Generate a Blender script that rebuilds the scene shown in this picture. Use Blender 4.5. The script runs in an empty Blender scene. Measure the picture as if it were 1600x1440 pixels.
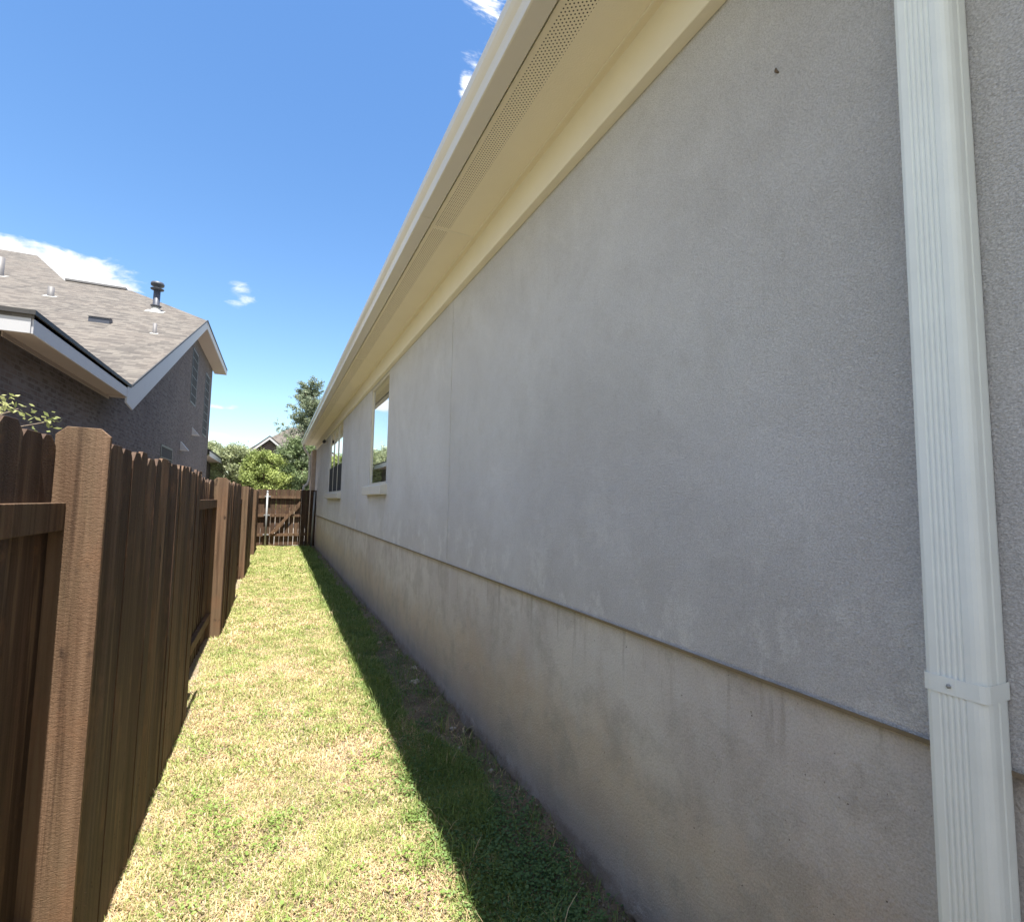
import bpy, math, random
import numpy as np
from mathutils import Matrix, Vector

S = bpy.context.scene
C = S.collection
R = math.radians
rng = np.random.default_rng(7)
random.seed(7)

# ------------------------------------------------------------------ camera
cam = bpy.data.cameras.new('camera')
co = bpy.data.objects.new('camera', cam)
C.objects.link(co)
cam.sensor_fit = 'HORIZONTAL'
cam.sensor_width = 36.0
cam.lens = 36.0 * 790 / 1600
cam.clip_start = 0.02
cam.clip_end = 3000
right = Vector((0.9074, -0.4201, 0.0161)).normalized()
fwd = Vector((0.418, 0.905, 0.081))
fwd = (fwd - right * fwd.dot(right)).normalized()
up = right.cross(fwd)
co.matrix_world = Matrix(((right.x, up.x, -fwd.x, 0), (right.y, up.y, -fwd.y, 0),
                          (right.z, up.z, -fwd.z, 0), (0, 0, 0, 1)))
S.camera = co

# ------------------------------------------------------------------ light
SUNV = Vector((-0.004, -0.30, 1.0)).normalized()        # towards the sun
elev = math.asin(SUNV.z)
sd = bpy.data.lights.new('sun', 'SUN')
sd.energy = 5.0
sd.angle = R(0.5)
sd.color = (1.0, 0.955, 0.88)
so = bpy.data.objects.new('sun', sd)
so.rotation_euler = SUNV.to_track_quat('Z', 'Y').to_euler()
so.location = (0, -5, 30)
C.objects.link(so)

S.view_settings.view_transform = 'Standard'
S.view_settings.look = 'None'
S.view_settings.gamma = 1.0
S.view_settings.use_curve_mapping = False
S.view_settings.exposure = 1.52


class NT:
    """tiny node-tree writer"""
    def __init__(s, tree):
        s.t = tree
        s.n = tree.nodes
        s.l = tree.links

    def node(s, typ, ins=None, **props):
        n = s.n.new(typ)
        for k, v in props.items():
            setattr(n, k, v)
        for k, v in (ins or {}).items():
            sock = n.inputs[k]
            if isinstance(v, bpy.types.NodeSocket):
                s.l.new(v, sock)
            else:
                sock.default_value = v
        return n

    def math(s, op, a, b=0.0, c=None, clamp=False):
        n = s.node('ShaderNodeMath', {0: a, 1: b}, operation=op, use_clamp=clamp)
        if c is not None:
            if isinstance(c, bpy.types.NodeSocket):
                s.l.new(c, n.inputs[2])
            else:
                n.inputs[2].default_value = c
        return n.outputs[0]

    def noise(s, vec, scale, detail=4, rough=0.55, dist=0.0):
        return s.node('ShaderNodeTexNoise', {'Vector': vec, 'Scale': scale, 'Detail': detail,
                                             'Roughness': rough, 'Distortion': dist}).outputs['Fac']

    def mapr(s, v, a, b, c=0.0, d=1.0, smooth=True):
        return s.node('ShaderNodeMapRange', {'Value': v, 'From Min': a, 'From Max': b, 'To Min': c, 'To Max': d},
                      interpolation_type='SMOOTHSTEP' if smooth else 'LINEAR').outputs[0]

    def mix(s, f, a, b, blend='MIX'):
        n = s.n.new('ShaderNodeMix')
        n.data_type = 'RGBA'
        n.blend_type = blend
        for sock, v in ((n.inputs[0], f), (n.inputs[6], a), (n.inputs[7], b)):
            if isinstance(v, bpy.types.NodeSocket):
                s.l.new(v, sock)
            else:
                sock.default_value = (*v, 1) if isinstance(v, tuple) and len(v) == 3 else v
        return n.outputs[2]

    def scale(s, vec, xyz):
        return s.node('ShaderNodeMapping', {'Vector': vec, 'Scale': xyz}).outputs[0]

    def xyz(s, vec):
        n = s.node('ShaderNodeSeparateXYZ', {0: vec})
        return n.outputs

    def comb(s, x, y, z):
        return s.node('ShaderNodeCombineXYZ', {0: x, 1: y, 2: z}).outputs[0]


# ------------------------------------------------------------------ world
w = bpy.data.worlds.new('World')
S.world = w
w.use_nodes = True
w.node_tree.nodes.clear()
T = NT(w.node_tree)
sky = T.node('ShaderNodeTexSky', sky_type='NISHITA', sun_disc=False, sun_elevation=elev,
             sun_rotation=math.atan2(SUNV.x, SUNV.y), altitude=200, air_density=1.25, dust_density=0.25,
             ozone_density=2.2)
tc = T.node('ShaderNodeTexCoord').outputs['Generated']
X, Y, Z = T.xyz(tc)
ay = T.math('MAXIMUM', Y, 0.02)
a_ = T.math('DIVIDE', X, ay)
e_ = T.math('DIVIDE', Z, ay)
cv = T.comb(a_, e_, 0.0)
n1 = T.noise(T.scale(cv, (1.0, 1.8, 1.0)), 7.0, 9, 0.62, 0.4)
n2 = T.noise(T.scale(cv, (1.0, 2.6, 1.0)), 22.0, 8, 0.6, 0.3)
nn = T.math('ADD', T.math('MULTIPLY', n1, 0.65), T.math('MULTIPLY', n2, 0.35))
total = None
#  a0, e0, ra, re, strength, hardness
clouds = [(-0.42, 0.362, 0.20, 0.034, 1.9), (-0.31, 0.350, 0.075, 0.024, 1.8), (-0.255, 0.340, 0.045, 0.016, 1.3),
          (-0.62, 0.38, 0.20, 0.06, 1.7),
          (-0.077, 0.364, 0.030, 0.026, 0.95), (-0.098, 0.157, 0.030, 0.006, 0.9), (-0.112, 0.100, 0.045, 0.016, 1.0),
          (0.410, 1.17, 0.080, 0.14, 0.9), (0.365, 1.01, 0.05, 0.07, 0.6), (0.345, 0.91, 0.026, 0.05, 1.2), (0.318, 0.82, 0.012, 0.03, 0.9),
          (-0.21, 0.265, 0.075, 0.030, 2.2), (-0.20, 0.185, 0.075, 0.014, 1.9), (-0.22, 0.09, 0.08, 0.02, 0.9)]
for a0, e0, ra, re, st in clouds:
    da = T.math('DIVIDE', T.math('SUBTRACT', a_, a0), ra)
    de = T.math('DIVIDE', T.math('SUBTRACT', e_, e0), re)
    r2 = T.math('ADD', T.math('MULTIPLY', da, da), T.math('MULTIPLY', de, de))
    m = T.math('SUBTRACT', st, T.math('MULTIPLY', r2, st * 0.75))
    v = T.math('ADD', m, T.math('MULTIPLY', T.math('SUBTRACT', nn, 0.52), 5.5))
    v = T.math('MULTIPLY', T.mapr(v, 0.25, 1.35), T.mapr(r2, 2.1, 0.9))
    v = T.math('MULTIPLY', v, min(1.0, st + 0.1))
    total = v if total is None else T.math('MAXIMUM', total, v)
front = T.mapr(Y, 0.03, 0.08)
total = T.math('MULTIPLY', total, front)
hs = T.node('ShaderNodeHueSaturation', {'Saturation': 1.20, 'Value': 1.0, 'Hue': 0.503, 'Color': sky.outputs[0]})
# unseen bright cloud added behind the camera and to the left, lifting the shade
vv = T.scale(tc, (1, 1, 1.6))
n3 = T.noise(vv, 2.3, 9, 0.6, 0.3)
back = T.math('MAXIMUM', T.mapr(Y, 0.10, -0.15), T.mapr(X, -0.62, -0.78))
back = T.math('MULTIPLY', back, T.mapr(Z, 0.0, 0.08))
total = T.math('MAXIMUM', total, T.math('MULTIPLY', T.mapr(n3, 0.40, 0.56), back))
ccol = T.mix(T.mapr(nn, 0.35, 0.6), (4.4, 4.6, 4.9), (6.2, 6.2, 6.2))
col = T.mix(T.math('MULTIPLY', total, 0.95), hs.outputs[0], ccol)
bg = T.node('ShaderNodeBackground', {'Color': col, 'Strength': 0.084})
T.l.new(bg.outputs[0], T.node('ShaderNodeOutputWorld').inputs[0])


# ------------------------------------------------------------------ materials
def new_mat(name):
    m = bpy.data.materials.new(name)
    m.use_nodes = True
    m.node_tree.nodes.clear()
    t = NT(m.node_tree)
    out = t.node('ShaderNodeOutputMaterial')
    p = t.node('ShaderNodeBsdfPrincipled')
    t.l.new(p.outputs[0], out.inputs[0])
    pos = t.node('ShaderNodeNewGeometry').outputs['Position']
    return m, t, p, pos, out


def put(t, p, key, v):
    if isinstance(v, bpy.types.NodeSocket):
        t.l.new(v, p.inputs[key])
    else:
        p.inputs[key].default_value = (*v, 1) if isinstance(v, tuple) and len(v) == 3 else v


def bump(t, p, h, dist, strength=1.0):
    b = t.node('ShaderNodeBump', {'Height': h, 'Distance': dist, 'Strength': strength})
    t.l.new(b.outputs[0], p.inputs['Normal'])


def plain(name, col, rough=0.6, var=0.12, sc=6.0, metal=0.0, bumpd=0.0, bsc=60):
    m, t, p, pos, o = new_mat(name)
    n = t.noise(pos, sc, 5)
    c = t.mix(n, tuple(x * (1 - var) for x in col), tuple(x * (1 + var) for x in col))
    put(t, p, 'Base Color', c)
    put(t, p, 'Roughness', rough)
    put(t, p, 'Metallic', metal)
    if bumpd:
        bump(t, p, t.noise(pos, bsc, 3), bumpd)
    return m


def m_stucco():
    m, t, p, pos, o = new_mat('stucco')
    x, y, z = t.xyz(pos)
    big = t.noise(pos, 0.75, 7, 0.62, 0.5)
    mid = t.noise(t.scale(pos, (1, 1, 0.8)), 2.6, 9, 0.68, 0.4)
    c = t.mix(t.mapr(big, 0.34, 0.66), (0.600, 0.597, 0.612), (0.685, 0.690, 0.715))
    c = t.mix(t.math('MULTIPLY', t.mapr(mid, 0.50, 0.68), 0.28), c, (0.77, 0.775, 0.79))
    blot = t.noise(pos, 6.5, 9, 0.7)
    c = t.mix(t.math('MULTIPLY', t.mapr(blot, 0.50, 0.66), 0.16), c, (0.45, 0.44, 0.43))
    strk = t.noise(t.scale(pos, (1, 14, 0.6)), 1.6, 5, 0.65)
    c = t.mix(t.math('MULTIPLY', t.mapr(strk, 0.56, 0.74), 0.12), c, (0.42, 0.41, 0.40))
    # white salt bloom low on the wall and in a few higher blotches
    bl = t.noise(t.scale(pos, (1, 1, 0.8)), 5.5, 8, 0.75)
    low = t.mapr(z, 0.05, -0.42)
    f = t.math('MULTIPLY', t.mapr(bl, 0.505, 0.60), low)
    c = t.mix(t.math('MULTIPLY', f, 0.42), c, (0.86, 0.87, 0.87))
    b2 = t.noise(pos, 2.3, 8, 0.8)
    c = t.mix(t.math('MULTIPLY', t.mapr(b2, 0.60, 0.68), 0.35), c, (0.79, 0.78, 0.77))
    gr = t.noise(t.scale(pos, (1, 1, 1.4)), 240, 3, 0.6)
    c = t.mix(t.mapr(gr, 0.38, 0.60), t.mix(1.0, c, (0.76, 0.76, 0.76), 'MULTIPLY'), c)
    put(t, p, 'Base Color', c)
    put(t, p, 'Roughness', 0.9)
    h = t.math('ADD', t.noise(t.scale(pos, (1, 1, 1.5)), 135, 4, 0.65, 0.5), t.math('MULTIPLY', t.noise(pos, 10, 6, 0.6), 1.3))
    bump(t, p, h, 0.0095)
    return m


def m_foundation():
    m, t, p, pos, o = new_mat('foundation_plaster')
    x, y, z = t.xyz(pos)
    big = t.noise(pos, 1.3, 6, 0.65)
    st = t.noise(t.scale(pos, (1, 5, 0.8)), 1.7, 6, 0.65)
    c = t.mix(t.mapr(big, 0.32, 0.68), (0.475, 0.44, 0.43), (0.61, 0.585, 0.56))
    c = t.mix(t.math('MULTIPLY', t.mapr(st, 0.45, 0.72), 0.32), c, (0.64, 0.66, 0.66))
    # yellow splash stain band and darker damp band below, edge wanders
    wob = t.math('MULTIPLY', t.math('SUBTRACT', t.noise(t.scale(pos, (1, 1, 0.4)), 2.2, 6, 0.62), 0.5), 0.75)
    zz = t.math('ADD', z, wob)
    band = t.math('MULTIPLY', t.mapr(zz, -0.80, -1.08), t.mapr(zz, -1.42, -1.16))
    c = t.mix(t.math('MULTIPLY', band, 0.50), c, (0.53, 0.42, 0.31))
    damp = t.mapr(zz, -1.12, -1.33)
    c = t.mix(t.math('MULTIPLY', damp, 0.62), c, (0.47, 0.385, 0.33))
    foot = t.math('ADD', t.math('ADD', z, t.math('MULTIPLY', y, 0.011)), t.math('MULTIPLY', t.math('SUBTRACT', t.noise(pos, 16, 6, 0.7), 0.5), 0.11))
    c = t.mix(t.math('MULTIPLY', t.mapr(foot, -1.39, -1.455), 0.75), c, (0.185, 0.145, 0.115))
    ed = t.mapr(t.math('ADD', z, t.math('MULTIPLY', t.math('SUBTRACT', t.noise(pos, 14, 4), 0.5), 0.06)), -0.53, -0.56)
    topst = t.math('MULTIPLY', t.mapr(t.noise(t.scale(pos, (1, 10, 1)), 2.2, 4), 0.55, 0.7), t.mapr(z, -0.80, -0.5))
    c = t.mix(t.math('MULTIPLY', topst, 0.45), c, (0.20, 0.165, 0.13))
    c = t.mix(t.math('MULTIPLY', t.mapr(t.noise(pos, 4.5, 9, 0.75), 0.46, 0.64), 0.5), c, (0.34, 0.32, 0.30))
    c = t.mix(t.math('MULTIPLY', t.mapr(t.noise(pos, 13, 9, 0.75), 0.5, 0.66), 0.3), c, (0.55, 0.55, 0.54))
    sp = t.noise(pos, 70, 3, 0.6)
    c = t.mix(t.mapr(sp, 0.70, 0.76), c, (0.12, 0.10, 0.085))
    c = t.mix(t.mapr(t.noise(pos, 210, 2), 0.35, 0.6), t.mix(1.0, c, (0.84, 0.84, 0.84), 'MULTIPLY'), c)
    put(t, p, 'Base Color', c)
    put(t, p, 'Roughness', 0.88)
    h = t.math('ADD', t.noise(pos, 110, 3, 0.6), t.math('MULTIPLY', t.noise(pos, 9, 5), 1.5))
    bump(t, p, h, 0.004)
    return m


def m_soffit():
    m, t, p, pos, o = new_mat('soffit_cream')
    x, y, z = t.xyz(pos)
    n = t.noise(pos, 3.0, 5)
    c = t.mix(n, (0.73, 0.675, 0.535), (0.80, 0.745, 0.60))
    # rows of vent perforations
    P = 0.0125
    row = t.math('DIVIDE', t.math('SUBTRACT', x, 0.862), P)
    ri = t.math('FLOOR', row)
    odd = t.math('MULTIPLY', t.math('MODULO', ri, 2.0), 0.5)
    fx = t.math('SUBTRACT', t.math('FRACT', row), 0.5)
    fy = t.math('SUBTRACT', t.math('FRACT', t.math('ADD', t.math('DIVIDE', y, P * 1.35), odd)), 0.5)
    fy = t.math('MULTIPLY', fy, 1.35)
    fx_ = fx
    d = t.math('SQRT', t.math('ADD', t.math('MULTIPLY', fx, fx), t.math('MULTIPLY', fy, fy)))
    hole = t.mapr(d, 0.32, 0.22)
    inx = t.math('MULTIPLY', t.math('GREATER_THAN', x, 0.862), t.math('LESS_THAN', x, 0.968))
    pan = t.math('GREATER_THAN', t.math('FRACT', t.math('DIVIDE', t.math('ADD', y, 0.5), 3.66)), 0.012)
    hole = t.math('MULTIPLY', t.math('MULTIPLY', hole, inx), pan)
    c = t.mix(hole, c, (0.05, 0.04, 0.03))
    put(t, p, 'Base Color', c)
    put(t, p, 'Roughness', 0.7)
    bump(t, p, t.noise(pos, 160, 3), 0.0015)
    return m


def m_wood():
    m, t, p, pos, o = new_mat('stained_cedar')
    oi = t.node('ShaderNodeAttribute', attribute_name='tone').outputs['Fac']
    shift = t.node('ShaderNodeVectorMath', {0: pos, 1: t.comb(t.math('MULTIPLY', oi, 7.3), t.math('MULTIPLY', oi, 3.1),
                                                              t.math('MULTIPLY', oi, 11.0))}, operation='ADD').outputs[0]
    g = t.noise(t.scale(shift, (30, 30, 1.2)), 1.0, 6, 0.6, 0.3)
    big = t.noise(t.scale(shift, (6, 6, 1.0)), 1.0, 4, 0.6)
    c = t.mix(t.mapr(g, 0.32, 0.68), (0.100, 0.058, 0.034), (0.185, 0.115, 0.072))
    c = t.mix(t.math('MULTIPLY', t.mapr(big, 0.42, 0.68), 0.6), c, (0.15, 0.108, 0.066))
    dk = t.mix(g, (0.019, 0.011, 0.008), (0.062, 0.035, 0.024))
    c = t.mix(t.mapr(oi, 0.0, 1.0, 0.0, 0.92, False), c, dk)  # tone: random per board, plus painted-in shade on recessed and shaded boards
    drip = t.noise(t.scale(shift, (26, 26, 0.55)), 1.0, 5, 0.7)
    c = t.mix(t.math('MULTIPLY', t.mapr(drip, 0.50, 0.62), 0.62), c, t.mix(1.0, c, (0.42, 0.38, 0.36), 'MULTIPLY'))
    wn = t.noise(t.scale(shift, (20, 20, 0.9)), 1.0, 4, 0.6)
    c = t.mix(t.math('MULTIPLY', t.mapr(wn, 0.57, 0.68), 0.55), c, (0.17, 0.115, 0.070))
    fd = t.noise(t.scale(shift, (4, 4, 3)), 1.0, 6, 0.7)
    c = t.mix(t.math('MULTIPLY', t.mapr(fd, 0.52, 0.66), 0.35), c, (0.19, 0.10, 0.055))
    kn = t.noise(t.scale(shift, (9, 9, 5)), 1.0, 3, 0.5)
    c = t.mix(t.mapr(kn, 0.66, 0.74), c, (0.04, 0.024, 0.016))
    put(t, p, 'Base Color', c)
    put(t, p, 'Roughness', 0.75)
    p.inputs['Specular IOR Level'].default_value = 0.25
    h = t.math('ADD', t.math('MULTIPLY', g, 0.8),
               t.math('MULTIPLY', t.noise(t.scale(pos, (75, 75, 150)), 1.0, 5, 0.65, 0.8), 0.9))
    bump(t, p, h, 0.0026)
    return m


def m_shingle():
    m, t, p, pos, o = new_mat('asphalt_shingle')
    x, y, z = t.xyz(pos)
    rowf = t.math('DIVIDE', y, 0.15)
    row = t.math('FLOOR', rowf)
    fr = t.math('FRACT', rowf)
    def tabs(wd, k):
        off = t.math('MULTIPLY', t.node('ShaderNodeTexWhiteNoise', {'W': t.math('ADD', row, k)}, noise_dimensions='1D').outputs['Value'], 3.7)
        cx = t.math('FLOOR', t.math('ADD', t.math('DIVIDE', x, wd), off))
        return t.node('ShaderNodeTexWhiteNoise', {0: t.comb(cx, row, k)}, noise_dimensions='3D').outputs['Value']
    v1 = tabs(0.21, 0.0)
    v2 = tabs(0.37, 5.0)
    v = t.math('ADD', t.math('MULTIPLY', v1, 0.6), t.math('MULTIPLY', v2, 0.4))
    c = t.mix(t.mapr(v, 0.2, 0.8), (0.058, 0.050, 0.044), (0.135, 0.120, 0.103))
    c = t.mix(t.math('MULTIPLY', t.noise(pos, 30, 3), 0.3), c, (0.105, 0.093, 0.08))
    c = t.mix(t.math('MULTIPLY', t.mapr(t.noise(pos, 0.8, 3), 0.4, 0.7), 0.3), c, (0.145, 0.12, 0.10))
    c = t.mix(t.math('MULTIPLY', t.mapr(fr, 0.22, 0.10), 0.75), c, (0.04, 0.035, 0.032))  # shadow line under each course, painted into the colour
    put(t, p, 'Base Color', c)
    put(t, p, 'Roughness', 0.95)
    bump(t, p, t.math('ADD', t.math('SUBTRACT', 1.0, fr), t.math('MULTIPLY', v, 0.5)), 0.012, 0.8)
    return m


def m_brick():
    m, t, p, pos, o = new_mat('brown_brick')
    x, y, z = t.xyz(pos)
    v = t.comb(t.math('ADD', x, y), z, 0.0)
    b = t.node('ShaderNodeTexBrick', {'Vector': v, 'Color1': (0.098, 0.074, 0.070, 1), 'Color2': (0.038, 0.028, 0.027, 1),
                                      'Mortar': (0.105, 0.096, 0.10, 1), 'Scale': 1.0, 'Mortar Size': 0.009,
                                      'Bias': -0.1, 'Brick Width': 0.21, 'Row Height': 0.075}, offset=0.5)
    n = t.noise(t.scale(v, (4.6, 13.0, 1)), 1.0, 3)
    c = t.mix(t.mapr(n, 0.42, 0.66), b.outputs['Color'], (0.115, 0.10, 0.105))
    c = t.mix(t.mapr(t.noise(pos, 0.7, 4), 0.35, 0.7), c, t.mix(1.0, c, (0.8, 0.77, 0.78), 'MULTIPLY'))
    put(t, p, 'Base Color', c)
    put(t, p, 'Roughness', 0.9)
    bump(t, p, t.math('SUBTRACT', 1.0, b.outputs['Fac']), 0.006)
    return m


def m_leaf(name, trans=0.35):
    m, t, p, pos, o = new_mat(name)
    a = t.node('ShaderNodeAttribute', attribute_name='tint').outputs['Color']
    put(t, p, 'Base Color', a)
    put(t, p, 'Roughness', 0.55)
    p.inputs['Specular IOR Level'].default_value = 0.3
    tr = t.node('ShaderNodeBsdfTranslucent', {'Color': a})
    mx = t.node('ShaderNodeMixShader', {0: trans, 1: p.outputs[0], 2: tr.outputs[0]})
    t.l.new(mx.outputs[0], o.inputs[0])
    return m


def m_ground():
    m, t, p, pos, o = new_mat('soil')
    x, y, z = t.xyz(pos)
    n = t.noise(pos, 9, 7, 0.7)
    c = t.mix(t.mapr(n, 0.3, 0.7), (0.13, 0.098, 0.068), (0.27, 0.215, 0.155))
    # dry pale dust where the sun bakes the soil along the fence
    pale = t.math('MULTIPLY', t.mapr(x, -0.2, -0.5), 0.75)
    c = t.mix(pale, c, (0.27, 0.215, 0.15))
    # lawns beyond the strip, pale drive beyond the gate
    g = t.mix(t.noise(pos, 5, 6, 0.7), (0.10, 0.12, 0.035), (0.24, 0.22, 0.09))
    c = t.mix(t.mapr(x, -0.70, -0.9), c, t.mix(t.noise(pos, 2, 5), (0.165, 0.145, 0.105), (0.25, 0.22, 0.165)))
    out = t.math('MAXIMUM', t.mapr(x, -12, -14), t.mapr(x, 1.3, 1.5))
    c = t.mix(out, c, g)
    far = t.math('MULTIPLY', t.mapr(y, 19.0, 19.3), t.mapr(y, 40, 36))
    c = t.mix(far, c, t.mix(t.noise(pos, 3, 5), (0.26, 0.24, 0.21), (0.34, 0.315, 0.28)))
    put(t, p, 'Base Color', c)
    put(t, p, 'Roughness', 0.95)
    bump(t, p, t.noise(pos, 60, 5, 0.7), 0.02)
    return m


def m_glass():
    m, t, p, pos, o = new_mat('window_glass')
    gl = t.node('ShaderNodeBsdfGlossy', {'Color': (0.92, 0.95, 0.96, 1), 'Roughness': 0.004})
    b = t.node('ShaderNodeBump', {'Height': t.noise(pos, 0.8, 2), 'Distance': 0.0012, 'Strength': 1.0})
    t.l.new(b.outputs[0], gl.inputs['Normal'])
    p.inputs['Base Color'].default_value = (0.015, 0.017, 0.02, 1)
    p.inputs['Roughness'].default_value = 0.2
    fr = t.node('ShaderNodeFresnel', {'IOR': 1.9})
    f = t.math('ADD', t.math('MULTIPLY', fr.outputs[0], 0.9), 0.42, clamp=True)
    mx = t.node('ShaderNodeMixShader', {0: f, 1: p.outputs[0], 2: gl.outputs[0]})
    t.l.new(mx.outputs[0], o.inputs[0])
    return m


M = dict(
    stucco=m_stucco(), found=m_foundation(), soffit=m_soffit(), wood=m_wood(), shingle=m_shingle(), brick=m_brick(),
    leaf=m_leaf('leaf'), blade=m_leaf('grass_blade', 0.3), ground=m_ground(), glass=m_glass(),
    cream=plain('cream_paint', (0.76, 0.72, 0.60), 0.6, 0.06, 4, bumpd=0.001, bsc=140),
    gutter=plain('almond_enamel', (0.60, 0.575, 0.515), 0.30, 0.04, 3),
    white=plain('white_enamel', (0.75, 0.80, 0.79), 0.42, 0.10, 9, bumpd=0.0006, bsc=160),
    screed=plain('weathered_screed', (0.19, 0.155, 0.115), 0.6, 0.3, 14),
    frame=plain('tan_frame', (0.60, 0.565, 0.49), 0.45, 0.05),
    sill=plain('cast_sill', (0.56, 0.545, 0.51), 0.8, 0.08, 12, bumpd=0.001),
    galv=plain('galvanised_steel', (0.30, 0.31, 0.315), 0.5, 0.15, 12, metal=0.35),
    rust=plain('tan_painted_steel', (0.50, 0.40, 0.32), 0.6, 0.2, 10),
    darkmetal=plain('dark_vent_metal', (0.06, 0.06, 0.065), 0.4, 0.2, 9, metal=0.3),
    greymetal=plain('grey_vent_metal', (0.055, 0.062, 0.085), 0.5, 0.15, 9, metal=0.1),
    midmetal=plain('weathered_vent_metal', (0.13, 0.125, 0.13), 0.6, 0.15, 9),
    flash=plain('pale_flashing', (0.33, 0.325, 0.31), 0.5, 0.1),
    trim=plain('neighbour_trim', (0.42, 0.42, 0.44), 0.6, 0.05),
    nsoff=plain('neighbour_soffit', (0.36, 0.30, 0.27), 0.7, 0.05),
    drip=plain('dark_drip_edge', (0.035, 0.033, 0.033), 0.6, 0.1),
    rock=plain('limestone', (0.40, 0.36, 0.31), 0.9, 0.25, 20, bumpd=0.006, bsc=50),
    redrock=plain('reddish_rock', (0.40, 0.27, 0.20), 0.9, 0.25, 20, bumpd=0.006, bsc=50),
    bark=plain('bark', (0.13, 0.10, 0.075), 0.95, 0.3, 14, bumpd=0.01, bsc=30),
    stone=plain('far_stone', (0.42, 0.33, 0.26), 0.9, 0.35, 5, bumpd=0.01, bsc=12),
    blackp=plain('black_plastic', (0.03, 0.03, 0.03), 0.4, 0.1),
    screen=plain('screen_mesh', (0.018, 0.021, 0.028), 0.85, 0.1),
    dark=plain('dark_room', (0.02, 0.02, 0.022), 0.9, 0.1),
    louvre=plain('dark_shutter', (0.07, 0.075, 0.08), 0.5, 0.1),
)


# ------------------------------------------------------------------ mesh helpers
class MB:
    def __init__(s):
        s.v = []
        s.f = []
        s.t = []
        s.sm = []

    def add(s, vs, fs, tone=0.0, smooth=False):
        o = len(s.v)
        s.v += [tuple(v) for v in vs]
        s.f += [tuple(i + o for i in f) for f in fs]
        s.t += [tone] * len(vs)
        s.sm += [smooth] * len(fs)

    def box(s, x0, x1, y0, y1, z0, z1, tone=0.0, zs=0.0, slope0=0.0):
        """zs: rise of top per metre of y; slope0: rise of bottom"""
        vs = []
        for y in (y0, y1):
            for x in (x0, x1):
                vs += [(x, y, z0 + slope0 * y), (x, y, z1 + zs * y)]
        s.add(vs, [(0, 1, 3, 2), (4, 6, 7, 5), (0, 4, 5, 1), (2, 3, 7, 6), (0, 2, 6, 4), (1, 5, 7, 3)], tone)

    def loft_y(s, prof, ys, zf=lambda y: 0.0, tone=0.0, closed=True, cap=True):
        """prof: list of (x,z) swept along y"""
        n = len(prof)
        vs = [(x, y, z + zf(y)) for y in ys for x, z in prof]
        fs = []
        rngn = n if closed else n - 1
        for j in range(len(ys) - 1):
            for i in range(rngn):
                a, b = j * n + i, j * n + (i + 1) % n
                fs.append((a, b, b + n, a + n))
        if closed and cap:
            fs.append(tuple(range(n)))
            fs.append(tuple((len(ys) - 1) * n + i for i in reversed(range(n))))
        s.add(vs, fs, tone)

    def prism(s, poly, axis, a, b, tone=0.0):
        """poly in the other two coordinates (in xyz order), extruded from a to b along axis"""
        n = len(poly)
        def mk(p, c):
            q = list(p)
            q.insert(axis, c)
            return tuple(q)
        vs = [mk(p, a) for p in poly] + [mk(p, b) for p in poly]
        fs = [tuple(reversed(range(n))), tuple(range(n, 2 * n))]
        fs += [(i, (i + 1) % n, n + (i + 1) % n, n + i) for i in range(n)]
        s.add(vs, fs, tone)

    def tube(s, pts, rad, n=10, tone=0.0, cap=True):
        pts = [Vector(p) for p in pts]
        if not hasattr(rad, '__len__'):
            rad = [rad] * len(pts)
        vs = []
        fs = []
        for i, p in enumerate(pts):
            d = (pts[min(i + 1, len(pts) - 1)] - pts[max(i - 1, 0)]).normalized()
            a = d.orthogonal().normalized() if i == 0 else (a - d * a.dot(d)).normalized()
            b = d.cross(a)
            for k in range(n):
                th = 2 * math.pi * k / n
                vs.append(p + (a * math.cos(th) + b * math.sin(th)) * rad[i])
        for i in range(len(pts) - 1):
            for k in range(n):
                fs.append((i * n + k, i * n + (k + 1) % n, (i + 1) * n + (k + 1) % n, (i + 1) * n + k))
        if cap:
            fs.append(tuple(reversed(range(n))))
            fs.append(tuple((len(pts) - 1) * n + k for k in range(n)))
        s.add(vs, fs, tone, True)

    def lathe(s, c, prof, n=20):
        vs = [(c[0] + r * math.cos(2 * math.pi * k / n), c[1] + r * math.sin(2 * math.pi * k / n), c[2] + z)
              for r, z in prof for k in range(n)]
        fs = [(i * n + k, i * n + (k + 1) % n, (i + 1) * n + (k + 1) % n, (i + 1) * n + k)
              for i in range(len(prof) - 1) for k in range(n)]
        fs.append(tuple((len(prof) - 1) * n + k for k in range(n)))
        s.add(vs, fs, 0.0, True)

    def build(s, name, mat, parent=None, bevel=0.0):
        me = bpy.data.meshes.new(name)
        off = Vector(parent_world(parent)) if parent else Vector((0, 0, 0))
        me.from_pydata([tuple(Vector(v) - off) for v in s.v], [], s.f)
        me.materials.append(mat)
        at = me.attributes.new('tone', 'FLOAT', 'POINT')
        at.data.foreach_set('value', s.t)
        me.polygons.foreach_set('use_smooth', s.sm)
        me.update()
        import bmesh
        bm = bmesh.new()
        bm.from_mesh(me)
        bmesh.ops.recalc_face_normals(bm, faces=bm.faces)
        bm.to_mesh(me)
        bm.free()
        o = bpy.data.objects.new(name, me)
        C.objects.link(o)
        if parent:
            o.parent = parent
        if bevel:
            md = o.modifiers.new('bevel', 'BEVEL')
            md.width = bevel
            md.segments = 2
            md.limit_method = 'ANGLE'
            md.angle_limit = R(35)
        return o


def parent_world(o):
    v = Vector((0, 0, 0))
    while o:
        v += o.location
        o = o.parent
    return v


def tag(o, label=None, cat=None, group=None, kind=None):
    if label: o['label'] = label
    if cat: o['category'] = cat
    if group: o['group'] = group
    if kind: o['kind'] = kind
    return o


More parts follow.
